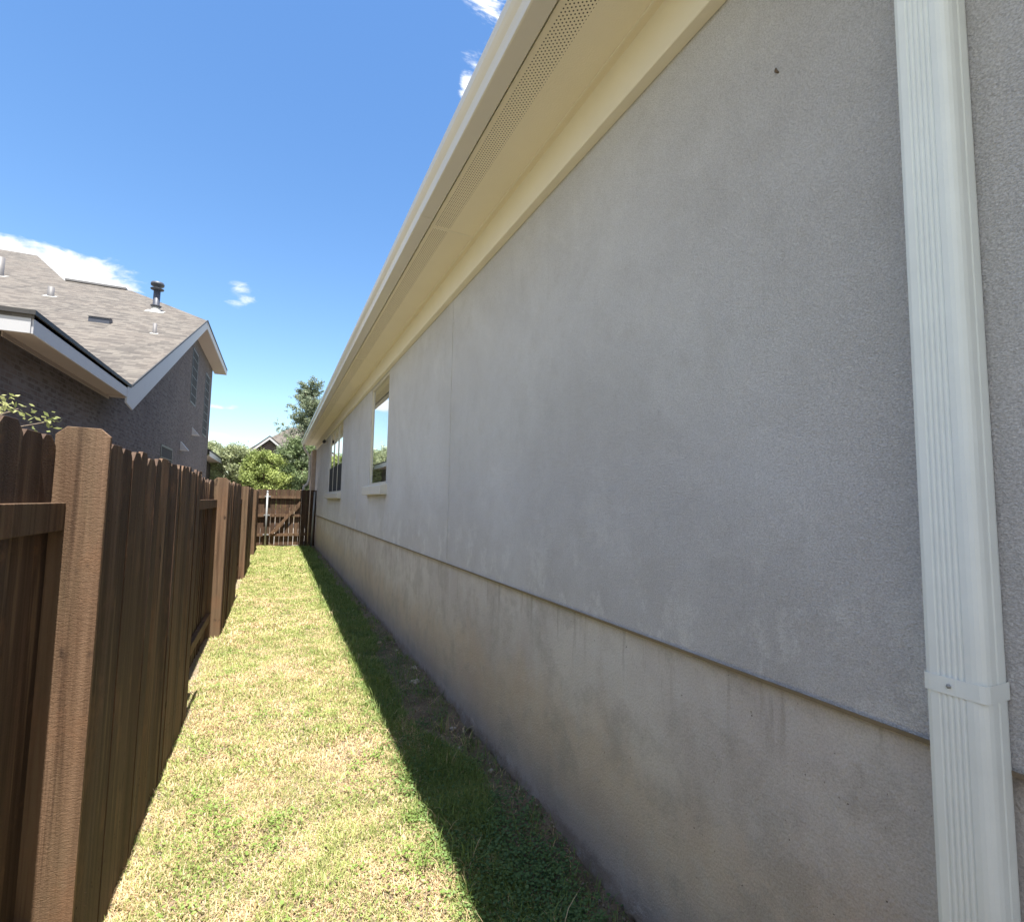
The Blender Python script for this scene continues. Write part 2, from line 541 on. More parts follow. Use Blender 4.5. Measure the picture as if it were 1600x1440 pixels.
def thing(name, loc, label, cat, group=None):
    o = bpy.data.objects.new(name, None)
    o.empty_display_size = 0.2
    o.location = loc
    C.objects.link(o)
    return tag(o, label, cat, group)


def fast_mesh(name, V, F, mat, tint=None, parent=None):
    """V (n,3), F (m,k) numpy; tint (n,3) per vertex"""
    off = np.array(parent_world(parent)) if parent else 0.0
    me = bpy.data.meshes.new(name)
    me.vertices.add(len(V))
    me.vertices.foreach_set('co', np.ascontiguousarray(V - off, dtype=np.float32).ravel())
    k = F.shape[1]
    me.loops.add(F.size)
    me.loops.foreach_set('vertex_index', np.ascontiguousarray(F, dtype=np.int32).ravel())
    me.polygons.add(len(F))
    me.polygons.foreach_set('loop_start', np.arange(len(F), dtype=np.int32) * k)
    me.polygons.foreach_set('loop_total', np.full(len(F), k, dtype=np.int32))
    if tint is not None:
        at = me.attributes.new('tint', 'FLOAT_COLOR', 'POINT')
        at.data.foreach_set('color', np.concatenate([tint, np.ones((len(tint), 1))], 1).astype(np.float32).ravel())
    me.materials.append(mat)
    me.update(calc_edges=True)
    o = bpy.data.objects.new(name, me)
    C.objects.link(o)
    if parent: o.parent = parent
    return o


def vnoise(x, y, sc, seed=0):
    """smooth value noise in numpy, 0..1"""
    r = np.random.default_rng(seed)
    tab = r.random((256, 256))
    X_ = x * sc + 1000.3
    Y_ = y * sc + 1000.7
    xi = np.floor(X_).astype(int); yi = np.floor(Y_).astype(int)
    fx = X_ - xi; fy = Y_ - yi
    fx = fx * fx * (3 - 2 * fx); fy = fy * fy * (3 - 2 * fy)
    a = tab[xi % 256, yi % 256]; b = tab[(xi + 1) % 256, yi % 256]
    c = tab[xi % 256, (yi + 1) % 256]; d = tab[(xi + 1) % 256, (yi + 1) % 256]
    return (a * (1 - fx) + b * fx) * (1 - fy) + (c * (1 - fx) + d * fx) * fy


# ------------------------------------------------------------------ ground
WX = 1.23            # stucco face of the house
FX = 1.252           # foundation face
GATEY = 18.8


def gz(x, y):
    x = np.asarray(x, float); y = np.asarray(y, float)
    yy = np.clip(y, -3, 19.5)
    zw = -1.455 - 0.011 * yy
    zf = -1.565 + 0 * yy
    u = np.clip((x + 0.5) / 1.75, 0, 1)
    z = zf * (1 - u) + zw * u
    cor = ((x > -0.9) & (x < 1.32) & (y > -3) & (y < 19.4)).astype(float)
    z = z + cor * (0.030 * (vnoise(x, y, 3, 1) - 0.5) + 0.014 * (vnoise(x, y, 11, 2) - 0.5))
    # soil crumbles away from the foot of the foundation
    nearw = np.clip((x - 1.02) / 0.22, 0, 1)
    z = z + cor * nearw * (0.085 * (vnoise(x, y, 4.0, 5) - 0.72) + 0.03 * (vnoise(x, y, 18, 6) - 0.5))
    return z


xs = np.concatenate([[-900, -300, -100, -40, -15, -6, -3, -1.5], np.arange(-0.95, 1.36, 0.03), [2, 4, 8, 20, 60, 200, 900]])
ys = np.concatenate([[-900, -200, -50, -15, -6], np.arange(-3.1, 1.0, 0.1), np.arange(1.0, 7, 0.03), np.arange(7, 19.6, 0.07),
                     [21, 24, 30, 40, 60, 100, 200, 500, 1500]])
GX, GY = np.meshgrid(xs, ys)
V = np.stack([GX.ravel(), GY.ravel(), gz(GX.ravel(), GY.ravel())], 1)
nx, ny = len(xs), len(ys)
ii, jj = np.meshgrid(np.arange(nx - 1), np.arange(ny - 1))
a = (jj * nx + ii).ravel()
F = np.stack([a, a + 1, a + 1 + nx, a + nx], 1)
g = fast_mesh('ground', V, F, M['ground'])
g.data.polygons.foreach_set('use_smooth', np.ones(len(F), bool))
tag(g, 'bare brown soil under the narrow side yard and the lots beyond', None, None, 'structure')


# ------------------------------------------------------------------ grass
def cover_mask(x, y):
    """probability that grass grows here"""
    m = np.ones_like(x)
    edge = 1.12 - 0.40 * vnoise(x * 0, y, 1.2, 21) * np.clip((6.5 - y) / 3, 0.15, 1) - 0.05 * vnoise(x, y, 9, 22)
    bare = np.clip((x - edge) / 0.05, 0, 1)
    m -= bare * 0.93
    bf = -0.60 + 0.17 * vnoise(x * 0, y, 1.9, 23)
    m -= np.clip((bf - x) / 0.04, 0, 1) * 0.90
    patch = np.clip((vnoise(x, y, 2.6, 24) - 0.72) * 6, 0, 1) * np.clip((x - 0.75) / 0.15, 0, 1)
    m -= patch * 0.7
    return np.clip(m, 0.02, 1)


def grass_zone(y0, y1, dens, wid, length, rs):
    r = np.random.default_rng(rs)
    n = int((1.25 + 0.62) * (y1 - y0) * dens)
    x = r.uniform(-0.62, 1.235, n)
    y = r.uniform(y0, y1, n)
    keep = (r.random(n) < cover_mask(x, y)) & ((x > -0.505) | (r.random(n) < 0.8))
    x, y = x[keep], y[keep]
    n = len(x)
    z = gz(x, y) - 0.004
    shade = np.clip((x - 0.62) / 0.15, 0, 1)                 # eave-shade strip: longer, less dry grass, its green also darkened for shade
    dry = np.clip(0.72 + 0.42 * (vnoise(x, y, 1.3, 31) - 0.5) + 0.75 * (vnoise(x, y, 9, 32) - 0.5) - 0.6 * shade
                  - 0.026 * np.clip(y, 0, 14), 0.04, 0.92)
    isdry = r.random(n) < dry
    L = length * r.uniform(0.55, 1.35, n) * (1 + 0.7 * shade) * (0.75 + 0.5 * vnoise(x, y, 4, 33))
    tall = r.random(n) < 0.010 + 0.07 * np.exp(-((x - 0.71) / 0.035) ** 2)
    L = np.where(tall, L * 2.1, L)
    th = r.uniform(0, 2 * np.pi, n)
    lean = np.where(isdry, r.uniform(0.7, 1.45, n), r.uniform(0.25, 1.15, n))
    d = np.stack([np.cos(th), np.sin(th)], 1)
    side = np.stack([-d[:, 1], d[:, 0]], 1)
    wd = wid * r.uniform(0.6, 1.4, n)
    b = np.stack([x, y, z], 1)
    def at(s_, lf):
        hor = L * s_ * np.sin(lean * lf)
        ver = L * s_ * np.cos(lean * lf)
        return np.stack([b[:, 0] + d[:, 0] * hor, b[:, 1] + d[:, 1] * hor, b[:, 2] + np.maximum(ver, 0.004 * s_)], 1)
    sd3 = np.concatenate([side, np.zeros((n, 1))], 1) * wd[:, None] * 0.5
    p1 = at(0.55, 0.75)
    p2 = at(1.0, 1.15)
    V = np.stack([b - sd3, b + sd3, p1 + sd3 * 0.85, p1 - sd3 * 0.85, p2], 1).reshape(-1, 3)
    i = np.arange(n)[:, None] * 5
    F = np.concatenate([i + np.array([[0, 1, 2]]), i + np.array([[0, 2, 3]]), i + np.array([[3, 2, 4]])], 0)
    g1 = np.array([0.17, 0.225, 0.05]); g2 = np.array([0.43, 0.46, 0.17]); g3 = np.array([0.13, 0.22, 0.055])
    d1 = np.array([0.69, 0.57, 0.35]); d2 = np.array([0.54, 0.39, 0.22])
    u = r.random((n, 1))
    v = np.clip(vnoise(x, y, 7, 35)[:, None] * 0.6 + r.random((n, 1)) * 0.5, 0, 1)
    green = g1 * (1 - v) + g2 * v
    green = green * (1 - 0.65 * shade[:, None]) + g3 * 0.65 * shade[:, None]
    dryc = d1 * u + d2 * (1 - u)
    brown = (r.random((n, 1)) < 0.13) * np.clip(vnoise(x, y, 3.1, 37)[:, None] * 2 - 0.3, 0, 1)
    dryc = dryc * (1 - brown) + np.array([0.26, 0.15, 0.085]) * brown
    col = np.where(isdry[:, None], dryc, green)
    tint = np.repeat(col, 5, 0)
    return V, F, tint


def clover_zone(rs):
    """small round leaved weeds, thick in the shade by the foundation"""
    r = np.random.default_rng(rs)
    cx = []
    for k in range(420):
        y = 1.2 + 9 * r.random() ** 2.2
        if r.random() < 0.62:
            x = r.uniform(0.66, 1.12)
        else:
            x = r.uniform(-0.42, 0.75)
        cx.append((x, y, r.uniform(0.03, 0.10), int(r.integers(25, 90))))
    for k in range(46):
        cx.append((r.uniform(0.82, 1.15), r.uniform(1.35, 2.3), r.uniform(0.05, 0.11), 110))
    P, Lf = [], []
    for x, y, s, n in cx:
        q = r.normal(0, 1, (n, 2)) * s
        P.append(np.stack([x + q[:, 0], y + q[:, 1]], 1))
    P = np.concatenate(P)
    P = P[(P[:, 0] < 1.22) & (P[:, 0] > -0.5)]
    n = len(P)
    z = gz(P[:, 0], P[:, 1]) + r.uniform(0.006, 0.045, n)
    sz = r.uniform(0.0035, 0.008, n)
    k = 6
    ang = np.linspace(0, 2 * np.pi, k, endpoint=False)
    nrm = np.stack([r.normal(0, 0.45, n), r.normal(0, 0.45, n), np.ones(n)], 1)
    nrm /= np.linalg.norm(nrm, axis=1)[:, None]
    t1 = np.cross(nrm, np.array([[0.3, 1, 0.1]])); t1 /= np.linalg.norm(t1, axis=1)[:, None]
    t2 = np.cross(nrm, t1)
    c = np.stack([P[:, 0], P[:, 1], z], 1)
    V = c[:, None, :] + sz[:, None, None] * (np.cos(ang)[None, :, None] * t1[:, None, :] + 0.8 * np.sin(ang)[None, :, None] * t2[:, None, :])
    V = V.reshape(-1, 3)
    i = np.arange(n)[:, None] * k
    F = np.concatenate([i + np.array([[0, a_, a_ + 1]]) for a_ in range(1, k - 1)], 0)
    sh = np.clip((P[:, 0] - 0.6) / 0.2, 0, 1)[:, None]  # leaf colour also darkened across the eave-shade strip
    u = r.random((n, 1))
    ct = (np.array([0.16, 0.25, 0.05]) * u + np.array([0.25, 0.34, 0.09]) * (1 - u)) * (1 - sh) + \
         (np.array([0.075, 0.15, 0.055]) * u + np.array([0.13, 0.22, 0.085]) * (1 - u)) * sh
    return V, F, np.repeat(ct, k, 0)


def tufts(rs):
    """longer clumps of grass where the mower misses along the shade"""
    r = np.random.default_rng(rs)
    X0, Y0, Ln = [], [], []
    for k in range(60):
        y = 1.35 + 5.5 * r.random() ** 1.5
        x = r.normal(0.72, 0.05) if k % 3 else r.uniform(0.8, 1.18)
        m_ = int(r.integers(10, 34)); h_ = r.uniform(0.045, 0.115)
        X0 += list(x + r.normal(0, 0.018, m_)); Y0 += list(y + r.normal(0, 0.03, m_)); Ln += list(h_ * r.uniform(0.5, 1.2, m_))
    x = np.array(X0); y = np.array(Y0); L = np.array(Ln); n = len(x)
    th = r.uniform(0, 6.283, n); lean = r.uniform(0.15, 0.95, n)
    d = np.stack([np.cos(th), np.sin(th), 0 * th], 1); sd = np.stack([-np.sin(th), np.cos(th), 0 * th], 1) * 0.0021
    b = np.stack([x, y, gz(x, y) - 0.003], 1); u = np.array([[0, 0, 1.0]])
    P = [b + d * (L * t_ * np.sin(lean * t_ * 1.3))[:, None] + u * (L * t_ * np.cos(lean * t_ * 1.3))[:, None] for t_ in (0.35, 0.7, 1.0)]
    V = np.stack([b - sd, b + sd, P[0] + sd, P[0] - sd, P[1] + sd * .7, P[1] - sd * .7, P[2]], 1).reshape(-1, 3)
    i = np.arange(n)[:, None] * 7
    F = np.concatenate([i + np.array([q]) for q in ([0, 1, 2], [0, 2, 3], [3, 2, 4], [3, 4, 5], [5, 4, 6])], 0)
    c = np.array([0.16, 0.23, 0.06]) * (0.7 + 0.8 * r.random((n, 1)))
    c = np.where(r.random((n, 1)) < 0.18, np.array([[0.45, 0.37, 0.20]]), c)
    return V, F, np.repeat(c, 7, 0)


parts = [tufts(17), grass_zone(0.6, 3.2, 34000, 0.0030, 0.032, 1), grass_zone(3.2, 6.5, 17000, 0.0045, 0.036, 2),
         grass_zone(6.5, 11, 8500, 0.0075, 0.040, 3), grass_zone(11, 18.7, 4200, 0.012, 0.048, 4), clover_zone(9)]
Vs, Fs, Ts, o_ = [], [], [], 0
for v_, f_, t_ in parts:
    Vs.append(v_); Fs.append(f_ + o_); Ts.append(t_); o_ += len(v_)
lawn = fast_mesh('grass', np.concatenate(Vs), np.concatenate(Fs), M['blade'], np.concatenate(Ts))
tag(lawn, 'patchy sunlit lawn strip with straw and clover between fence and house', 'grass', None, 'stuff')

# ------------------------------------------------------------------ rocks by the foundation
def rock(x, y, s, label, seed):
    import bmesh
    bm = bmesh.new()
    bmesh.ops.create_icosphere(bm, subdivisions=3, radius=1.0)
    r = np.random.default_rng(seed)
    off = r.uniform(0, 50, 3)
    from mathutils import noise as mn
    for v in bm.verts:
        k = 1 + 0.45 * mn.noise(Vector(v.co) * 1.1 + Vector(off)) + 0.15 * mn.noise(Vector(v.co) * 3.1 + Vector(off))
        v.co = Vector((v.co.x * k * s, v.co.y * k * s * 0.75, v.co.z * k * s * 0.5))
    me = bpy.data.meshes.new('rock')
    bm.to_mesh(me); bm.free()
    me.materials.append(M['redrock'] if 'reddish' in label and label.startswith('flat') else M['rock'])
    o = bpy.data.objects.new('rock', me)
    o.location = (x, y, float(gz(x, y)) + s * 0.22)
    o.rotation_euler = (0, 0, r.uniform(0, 6))
    C.objects.link(o)
    tag(o, label, 'rock', 'loose stones along the foundation')


rocks = [(1.10, 4.25, 0.045, 'largest pale stone, on bare soil by the foundation below the nearer window'),
         (1.19, 4.62, 0.032, 'pale stone touching the foundation just beyond the largest stone'),
         (1.05, 5.55, 0.040, 'flat reddish stone in shaded grass, beyond the largest stone'),
         (1.20, 5.40, 0.028, 'small stone at the foundation foot beside the flat reddish stone'),
         (1.14, 3.35, 0.022, 'small stone on the bare soil nearer the camera than the largest stone'),
         (1.08, 3.05, 0.017, 'pebble on bare soil where the shade strip widens'),
         (1.17, 2.75, 0.020, 'little grey stone close to the chipped foundation edge'),
         (1.19, 6.75, 0.030, 'farthest small stone, against the foundation in deep shade')]
for k, (x, y, s, lb) in enumerate(rocks):
    rock(x, y, s, lb, 40 + k)

# ------------------------------------------------------------------ dead leaves and crumbs on the bare soil
r = np.random.default_rng(91)
n = 4200
x = np.where(r.random(n) < 0.8, r.uniform(0.82, 1.235, n), r.uniform(-0.5, -0.38, n))
y = 1.0 + 8.5 * r.random(n) ** 1.5
z = gz(x, y) + 0.004
sz = r.uniform(0.003, 0.011, n)
V0 = np.array([[1, 0, 0.2], [0, 0.6, 0], [-1, 0, 0.25], [0, -0.6, 0.05], [0, 0, 0.75], [0, 0, -0.4]])
th = r.uniform(0, 6.28, n)
cs, sn = np.cos(th), np.sin(th)
P = V0[None] * sz[:, None, None]
V = np.stack([P[..., 0] * cs[:, None] - P[..., 1] * sn[:, None] + x[:, None], P[..., 0] * sn[:, None] + P[..., 1] * cs[:, None] + y[:, None], P[..., 2] + z[:, None]], -1).reshape(-1, 3)
i_ = np.arange(n)[:, None] * 6
F = np.concatenate([i_ + np.array([[a, (a + 1) % 4, 4]]) for a in range(4)] + [i_ + np.array([[(a + 1) % 4, a, 5]]) for a in range(4)], 0)
u = r.random((n, 1))
ct = np.array([0.20, 0.16, 0.12]) * u + np.array([0.42, 0.36, 0.29]) * (1 - u)
lit = fast_mesh('soil_crumbs', V, F, M['blade'], np.repeat(ct, 6, 0))
tag(lit, 'loose crumbs of soil, grit and dead leaves on the bare edges', 'debris', None, 'stuff')

# ------------------------------------------------------------------ the stucco house
TZ = 0.010                       # its eaves rise slightly along the run


def ts(y):
    return TZ * y


HY0, HY1 = -4.0, 19.9
house = thing('stucco_house', (WX, 0, -1.5), 'grey stucco house with cream eaves, long wall on the right of the yard', 'house')

W1 = (6.45, 7.78, 0.205, 1.66)
W2 = (11.45, 14.45, 0.16, 1.74)
LZ = -0.468                       # ledge


def lz(y):
    return LZ - 0.0045 * y


mb = MB()
# wall face split round the openings
def wallquad(y0, y1, z0, z1, f0=None, f1=None):
    n = max(1, int((y1 - y0) / 1.0))
    yy = np.linspace(y0, y1, n + 1)
    for a, b in zip(yy[:-1], yy[1:]):
        za = f0(a) if f0 else z0; zb = f0(b) if f0 else z0
        ta = f1(a) if f1 else z1; tb = f1(b) if f1 else z1
        mb.add([(WX, a, za), (WX, b, zb), (WX, b, tb), (WX, a, ta)], [(0, 1, 2, 3)])


top = lambda y: 1.80 + ts(y)
for y0, y1 in ((HY0, W1[0]), (W1[1], W2[0]), (W2[1], HY1)):
    wallquad(y0, y1, None, None, lz, top)
for wn in (W1, W2):
    wallquad(wn[0], wn[1], None, wn[2], lz, None)
    wallquad(wn[0], wn[1], wn[3], None, None, top)
    # reveals
    y0, y1, z0, z1 = wn
    x0, x1 = WX, WX + 0.075
    mb.add([(x0, y0, z0), (x1, y0, z0), (x1, y0, z1), (x0, y0, z1)], [(0, 1, 2, 3)])
    mb.add([(x0, y1, z0), (x1, y1, z0), (x1, y1, z1), (x0, y1, z1)], [(3, 2, 1, 0)])
    mb.add([(x0, y0, z1), (x0, y1, z1), (x1, y1, z1), (x1, y0, z1)], [(0, 1, 2, 3)])
    mb.add([(x0, y0, z0), (x0, y1, z0), (x1, y1, z0), (x1, y0, z0)], [(3, 2, 1, 0)])
# underside lip, end walls and back
mb.add([(WX, HY0, lz(HY0)), (WX, HY1, lz(HY1)), (FX + .02, HY1, lz(HY1)), (FX + .02, HY0, lz(HY0))], [(0, 1, 2, 3)])
for yy in (HY0, HY1):
    mb.add([(WX, yy, lz(yy)), (13, yy, lz(yy)), (13, yy, top(yy)), (WX, yy, top(yy))], [(0, 1, 2, 3)])
mb.add([(13, HY0, -1.6), (13, HY1, -1.6), (13, HY1, 2), (13, HY0, 1.8)], [(0, 1, 2, 3)])
mb.build('wall', M['stucco'], house)

# foundation with its ragged foot
yy = np.concatenate([np.arange(HY0, 1, 0.1), np.arange(1, 8, 0.02), np.arange(8, HY1, 0.08), [HY1]])
prof_rows = []
V = []
nzs = 7
for y in yy:
    nz1 = lambda f_, sd_: float(vnoise(np.array([y]), np.array([0.]), f_, sd_)[0])
    chip = 0.022 * max(0.0, nz1(3.2, 51) - 0.30) + 0.016 * max(0, nz1(13, 52) - 0.3) + 0.010 * rng.random() * (rng.random() < 0.6)
    z0 = lz(y) + 0.03
    foot = -1.475 - 0.011 * y + 0.05 * (nz1(4, 53) - 0.5) + 0.035 * (nz1(17, 54) - 0.5) + 0.022 * (rng.random() - 0.5)
    V += [(FX, y, z0), (FX, y, -0.95), (FX, y, foot + 0.07), (FX - 0.2 * chip, y, foot + 0.03), (FX - chip, y, foot),
          (FX - chip * 0.7, y, foot - 0.02), (FX + 0.03, y, foot - 0.05)]
V = np.array(V)
j = np.arange(len(yy) - 1)[:, None] * nzs
F = np.concatenate([j + np.array([[k, k + 1, k + 1 + nzs, k + nzs]]) for k in range(nzs - 1)], 0)
fo = fast_mesh('foundation', V, F, M['found'], None, house)
mb = MB()
mb.box(FX + 0.025, 12.9, HY0 + .02, HY1 - .02, -2.0, -0.6)
mb.build('slab', M['found'], house)

mb = MB()   # weep screed
for a, b in zip(np.linspace(HY0, HY1, 30)[:-1], np.linspace(HY0, HY1, 30)[1:]):
    pr = lambda y: [(WX - 0.007, y, lz(y) + 0.003), (WX - 0.004, y, lz(y) - 0.007), (WX + 0.024, y, lz(y) - 0.007), (WX + 0.024, y, lz(y) - 0.002)]
    mb.add(pr(a) + pr(b), [(0, 4, 5, 1), (1, 5, 6, 2), (2, 6, 7, 3), (3, 7, 4, 0)])
mb.build('weep_screed', M['screed'], house)

for yj, z0, z1 in ((3.85, None, 1.62), (9.0, None, 1.68)):
    mb = MB()
    mb.box(WX - 0.0045, WX + 0.002, yj, yj + 0.012, lz(yj) + 0.004, z1)
    mb.build('control_joint', M['stucco'], house)
for yj, z1 in ((6.52, 0.05), (7.70, 0.05), (11.6, 0.0), (14.3, 0.0)):
    mb = MB()
    mb.box(WX - 0.0025, WX + 0.002, yj, yj + 0.009, lz(yj) + 0.004, z1)
    mb.build('control_joint', M['stucco'], house)

# frieze, soffit, fascia, gutter
ysl = np.linspace(HY0 - 0.3, HY1 + 0.35, 26)
mb = MB()
mb.loft_y([(WX - 0.002, 1.600), (1.183, 1.600), (1.180, 1.603), (1.180, 1.80), (WX - 0.002, 1.80)], np.linspace(HY0, HY1, 20), ts)
mb.build('frieze_board', M['cream'], house)
mb = MB()
mb.loft_y([(0.840, 1.797), (1.5, 1.797), (1.5, 1.812), (0.840, 1.812)], ysl, ts)
mb.build('soffit', M['soffit'], house)
mb = MB()
mb.loft_y([(1.141, 1.7915), (1.151, 1.7915), (1.151, 1.7965), (1.141, 1.7965)], ysl, ts)
mb.build('soffit_seam', M['cream'], house)
for k in range(6):
    yj = -0.5 + 3.66 * k + 0.02
    mb = MB(); mb.box(0.8405, 1.1405, yj, yj + 0.014, 1.7952 + ts(yj), 1.7968 + ts(yj)); mb.build('soffit_joint', M['cream'], house)
mb = MB()
mb.loft_y([(0.826, 1.835), (0.8445, 1.835), (0.8445, 1.955), (0.826, 1.955)], ysl, ts)
# closing board at the gable end
mb.box(0.83, 3.2, HY1 + 0.35, HY1 + 0.37, 1.99, 2.16)
mb.build('fascia', M['cream'], house)
gut = [(0.8245, 1.93), (0.8245, 1.778), (0.8215, 1.775), (0.745, 1.775), (0.739, 1.778), (0.737, 1.80), (0.731, 1.826),
       (0.719, 1.845), (0.710, 1.862), (0.7065, 1.885), (0.7065, 1.901), (0.7095, 1.907), (0.717, 1.907), (0.717, 1.900),
       (0.711, 1.899), (0.711, 1.886), (0.7145, 1.864), (0.723, 1.848), (0.735, 1.829), (0.741, 1.802), (0.742, 1.781),
       (0.8205, 1.780), (0.8205, 1.93)]
mb = MB()
mb.loft_y(gut, ysl, ts)
gx = mb.build('gutter', M['gutter'], house)
for yj in (3.05, 6.1, 9.15, 12.2, 15.25, 18.3):        # sealed joints of the gutter runs
    mb = MB()
    mb.loft_y([(0.8220, 1.7735), (0.744, 1.7735), (0.7372, 1.777), (0.7355, 1.80), (0.7365, 1.802), (0.739, 1.779), (0.745, 1.7745), (0.822, 1.7745)],
              [yj, yj + 0.02], ts)
    mb.build('joint_sleeve', M['gutter'], gx)
mb = MB()   # end cap of the gutter
mb.prism([(x, z + ts(HY1 + .35)) for x, z in gut[:12]], 1, HY1 + 0.350, HY1 + 0.354)
mb.build('end_cap', M['gutter'], gx)

# roof
mb = MB()
xa, xr = 0.76, 7.0
for (x0, z0, x1, z1) in ((xa, 1.925, xr, 1.925 + 0.5 * (xr - xa)), (13.3, 1.925, xr, 1.925 + 0.5 * (xr - xa))):
    y0, y1 = HY0 - 0.35, HY1 + 0.42
    V4 = [(x0, y0, z0 + ts(y0)), (x0, y1, z0 + ts(y1)), (x1, y1, z1 + ts(y1)), (x1, y0, z1 + ts(y0))]
    mb.add(V4 + [(a, b, c + 0.03) for a, b, c in V4],
           [(0, 1, 2, 3), (4, 7, 6, 5), (0, 4, 5, 1), (1, 5, 6, 2), (2, 6, 7, 3), (3, 7, 4, 0)])
mb.build('roof', M['shingle'], house)
for y in (HY0, HY1):
    mb = MB()
    mb.prism([(WX + .3, 1.8 + ts(y)), (12.9, 1.8 + ts(y)), (xr, 4.75 + ts(y))], 1, y - 0.02, y + 0.02)
    mb.build('gable_wall', M['stucco'], house)


def window(wn, lights, label):
    y0, y1, z0, z1 = wn
    xg = WX + 0.026
    mb = MB()
    fw = 0.035
    mb.box(xg - 0.01, xg + 0.03, y0 + .001, y0 + fw, z0 + .001, z1 - .001)
    mb.box(xg - 0.01, xg + 0.03, y1 - fw, y1 - .001, z0 + .001, z1 - .001)
    mb.box(xg - 0.02, xg + 0.03, y0 + fw, y1 - fw, z0 + .001, z0 + fw)
    mb.box(xg - 0.02, xg + 0.03, y0 + fw, y1 - fw, z1 - fw, z1 - .001)
    fr = mb.build('window', M['frame'], house, 0.003)
    fr['label'] = label
    step = (y1 - y0) / lights
    for k in range(lights):
        a, b = y0 + k * step, y0 + (k + 1) * step
        if k:
            mm = MB()
            mm.box(xg - 0.012, xg + 0.029, a - 0.050, a + 0.050, z0 + fw, z1 - fw)
            mm.build('mullion', M['frame'], fr, 0.003)
        pa = a + (fw if k == 0 else 0.050)
        pb = b - (fw if k == lights - 1 else 0.050)
        pm = MB()
        pm.box(xg, xg + 0.006, pa, pb, z0 + fw, z1 - fw)
        pm.build('pane', M['glass'], fr)
        if lights > 1:
            sc_ = MB(); sc_.box(xg - 0.010, xg - 0.006, pa + .004, pb - .004, z0 + fw + .003, z0 + 0.64); sc_.build('insect_screen', M['screen'], fr)
        bm_ = MB()
        bm_.box(xg + 0.05, xg + 0.055, pa - .02, pb + .02, z0, z1)
        bm_.build('dark_backing', M['dark'], fr)  # dark sheet stands in for the unlit room behind the pane
    sm = MB()
    sm.prism([(WX - 0.085, z0 - 0.135), (WX + 0.02, z0 - 0.135), (WX + 0.02, z0 + 0.012), (WX - 0.085, z0 - 0.018)], 1, y0 - 0.07, y1 + 0.07)
    sm.v = [(v[0], v[1], v[2]) for v in sm.v]
    sm.build('sill', M['sill'], fr, 0.006)
    return fr


window(W1, 1, 'single tall pane reflecting the sky')
window(W2, 3, 'triple window reflecting the fence')

mb = MB()
mb.tube([(WX - 0.001, 0.905, 1.222), (WX - 0.006, 0.910, 1.230), (WX - 0.001, 0.913, 1.242)], [0.002, 0.0045, 0.002], 7)
mb.build('mud_dab', M['bark'], house)
# big ribbed downspout
DY0, DY1 = 0.482, 0.577
def ds_section(dx=0.0):
    """closed (x,y) outline of the corrugated pipe, front face at -x"""
    xf, xb = 1.150, 1.226
    pts = [(xb, DY0 + .002), (xb - 0.01, DY0), (xf + 0.045, DY0), (xf + 0.042, DY0 + .0015), (xf + 0.036, DY0 + .0015), (xf + 0.033, DY0), (xf + 0.020, DY0), (xf + 0.011, DY0 + 0.0025), (xf + 0.005, DY0 + 0.007), (xf + 0.0015, DY0 + 0.013), (xf, DY0 + 0.020)]
    n = 5
    a0, a1 = DY0 + 0.028, DY0 + 0.074
    w_ = (a1 - a0) / n
    pts.append((xf, a0))
    for k in range(n):
        c = a0 + w_ * (k + 0.5)
        pts += [(xf, c - 0.0030), (xf + 0.0022, c - 0.0008), (xf + 0.0022, c + 0.0008), (xf, c + 0.0030)]
    pts += [(xf, DY1 - 0.010), (xf + 0.003, DY1 - 0.003), (xf + 0.010, DY1), (xb, DY1)]
    return [(x + dx, y) for x, y in pts]


mb = MB()
sec = ds_section()
n = len(sec)
rows = [(0.0, -1.36), (0.0, 1.42), (-0.10, 1.56), (-0.34, 1.70), (-0.375, 1.765)]
vs = [(x + dx, y, z) for dx, z in rows for x, y in sec]
fs = [(i * n + k, i * n + (k + 1) % n, (i + 1) * n + (k + 1) % n, (i + 1) * n + k) for i in range(len(rows) - 1) for k in range(n)]
mb.add(vs, fs)
# foot elbow
vs = [(x + dx, y, z + zo * (1.23 - x)) for dx, z, zo in ((0, -1.3605, 0), (-0.06, -1.42, 1.0), (-0.16, -1.44, 1.0)) for x, y in sec]
fs = [(i * n + k, i * n + (k + 1) % n, (i + 1) * n + (k + 1) % n, (i + 1) * n + k) for i in range(2) for k in range(n)]
mb.add(vs, fs)
ds = mb.build('downspout', M['white'], house)
mb = MB()
sz0, sz1 = -0.343, -0.312
outer = [(1.2285, DY0 - 0.03), (1.2285, DY0 - 0.0018), (1.160, DY0 - 0.0018), (1.152, DY0 + 0.002), (1.1488, DY0 + 0.010), (1.1488, DY1 - 0.008),
         (1.151, DY1), (1.160, DY1 + 0.002), (1.2285, DY1 + 0.002), (1.2285, DY1 + 0.03)]
th_ = 0.0011
inner = [(1.2274, DY0 - 0.0016), (1.2272, DY0 - 0.0012), (1.2270, DY0 - 0.0006), (1.1605, DY0 - 0.0006), (1.1530, DY0 + 0.003), (1.1496, DY0 + 0.0105),
         (1.1496, DY1 - 0.0085), (1.1520, DY1 - 0.001), (1.1605, DY1 + 0.0008), (1.2274, DY1 + 0.0008), (1.2274, DY1 + 0.03)]
outer = [(1.2263, DY0 - 0.0016), (1.2240, DY0 - 0.0016), (1.160, DY0 - 0.0014), (1.152, DY0 + 0.002), (1.1488, DY0 + 0.010), (1.1488, DY1 - 0.008),
         (1.151, DY1), (1.160, DY1 + 0.002), (1.2263, DY1 + 0.002), (1.2263, DY1 + 0.03)]
poly = outer + inner[::-1]
mb.prism(poly, 2, sz0, sz1)
mb.box(1.1480, 1.1488, DY0 + 0.045, DY1 - 0.012, sz0, sz1)
st = mb.build('strap', M['white'], ds)
mb = MB()
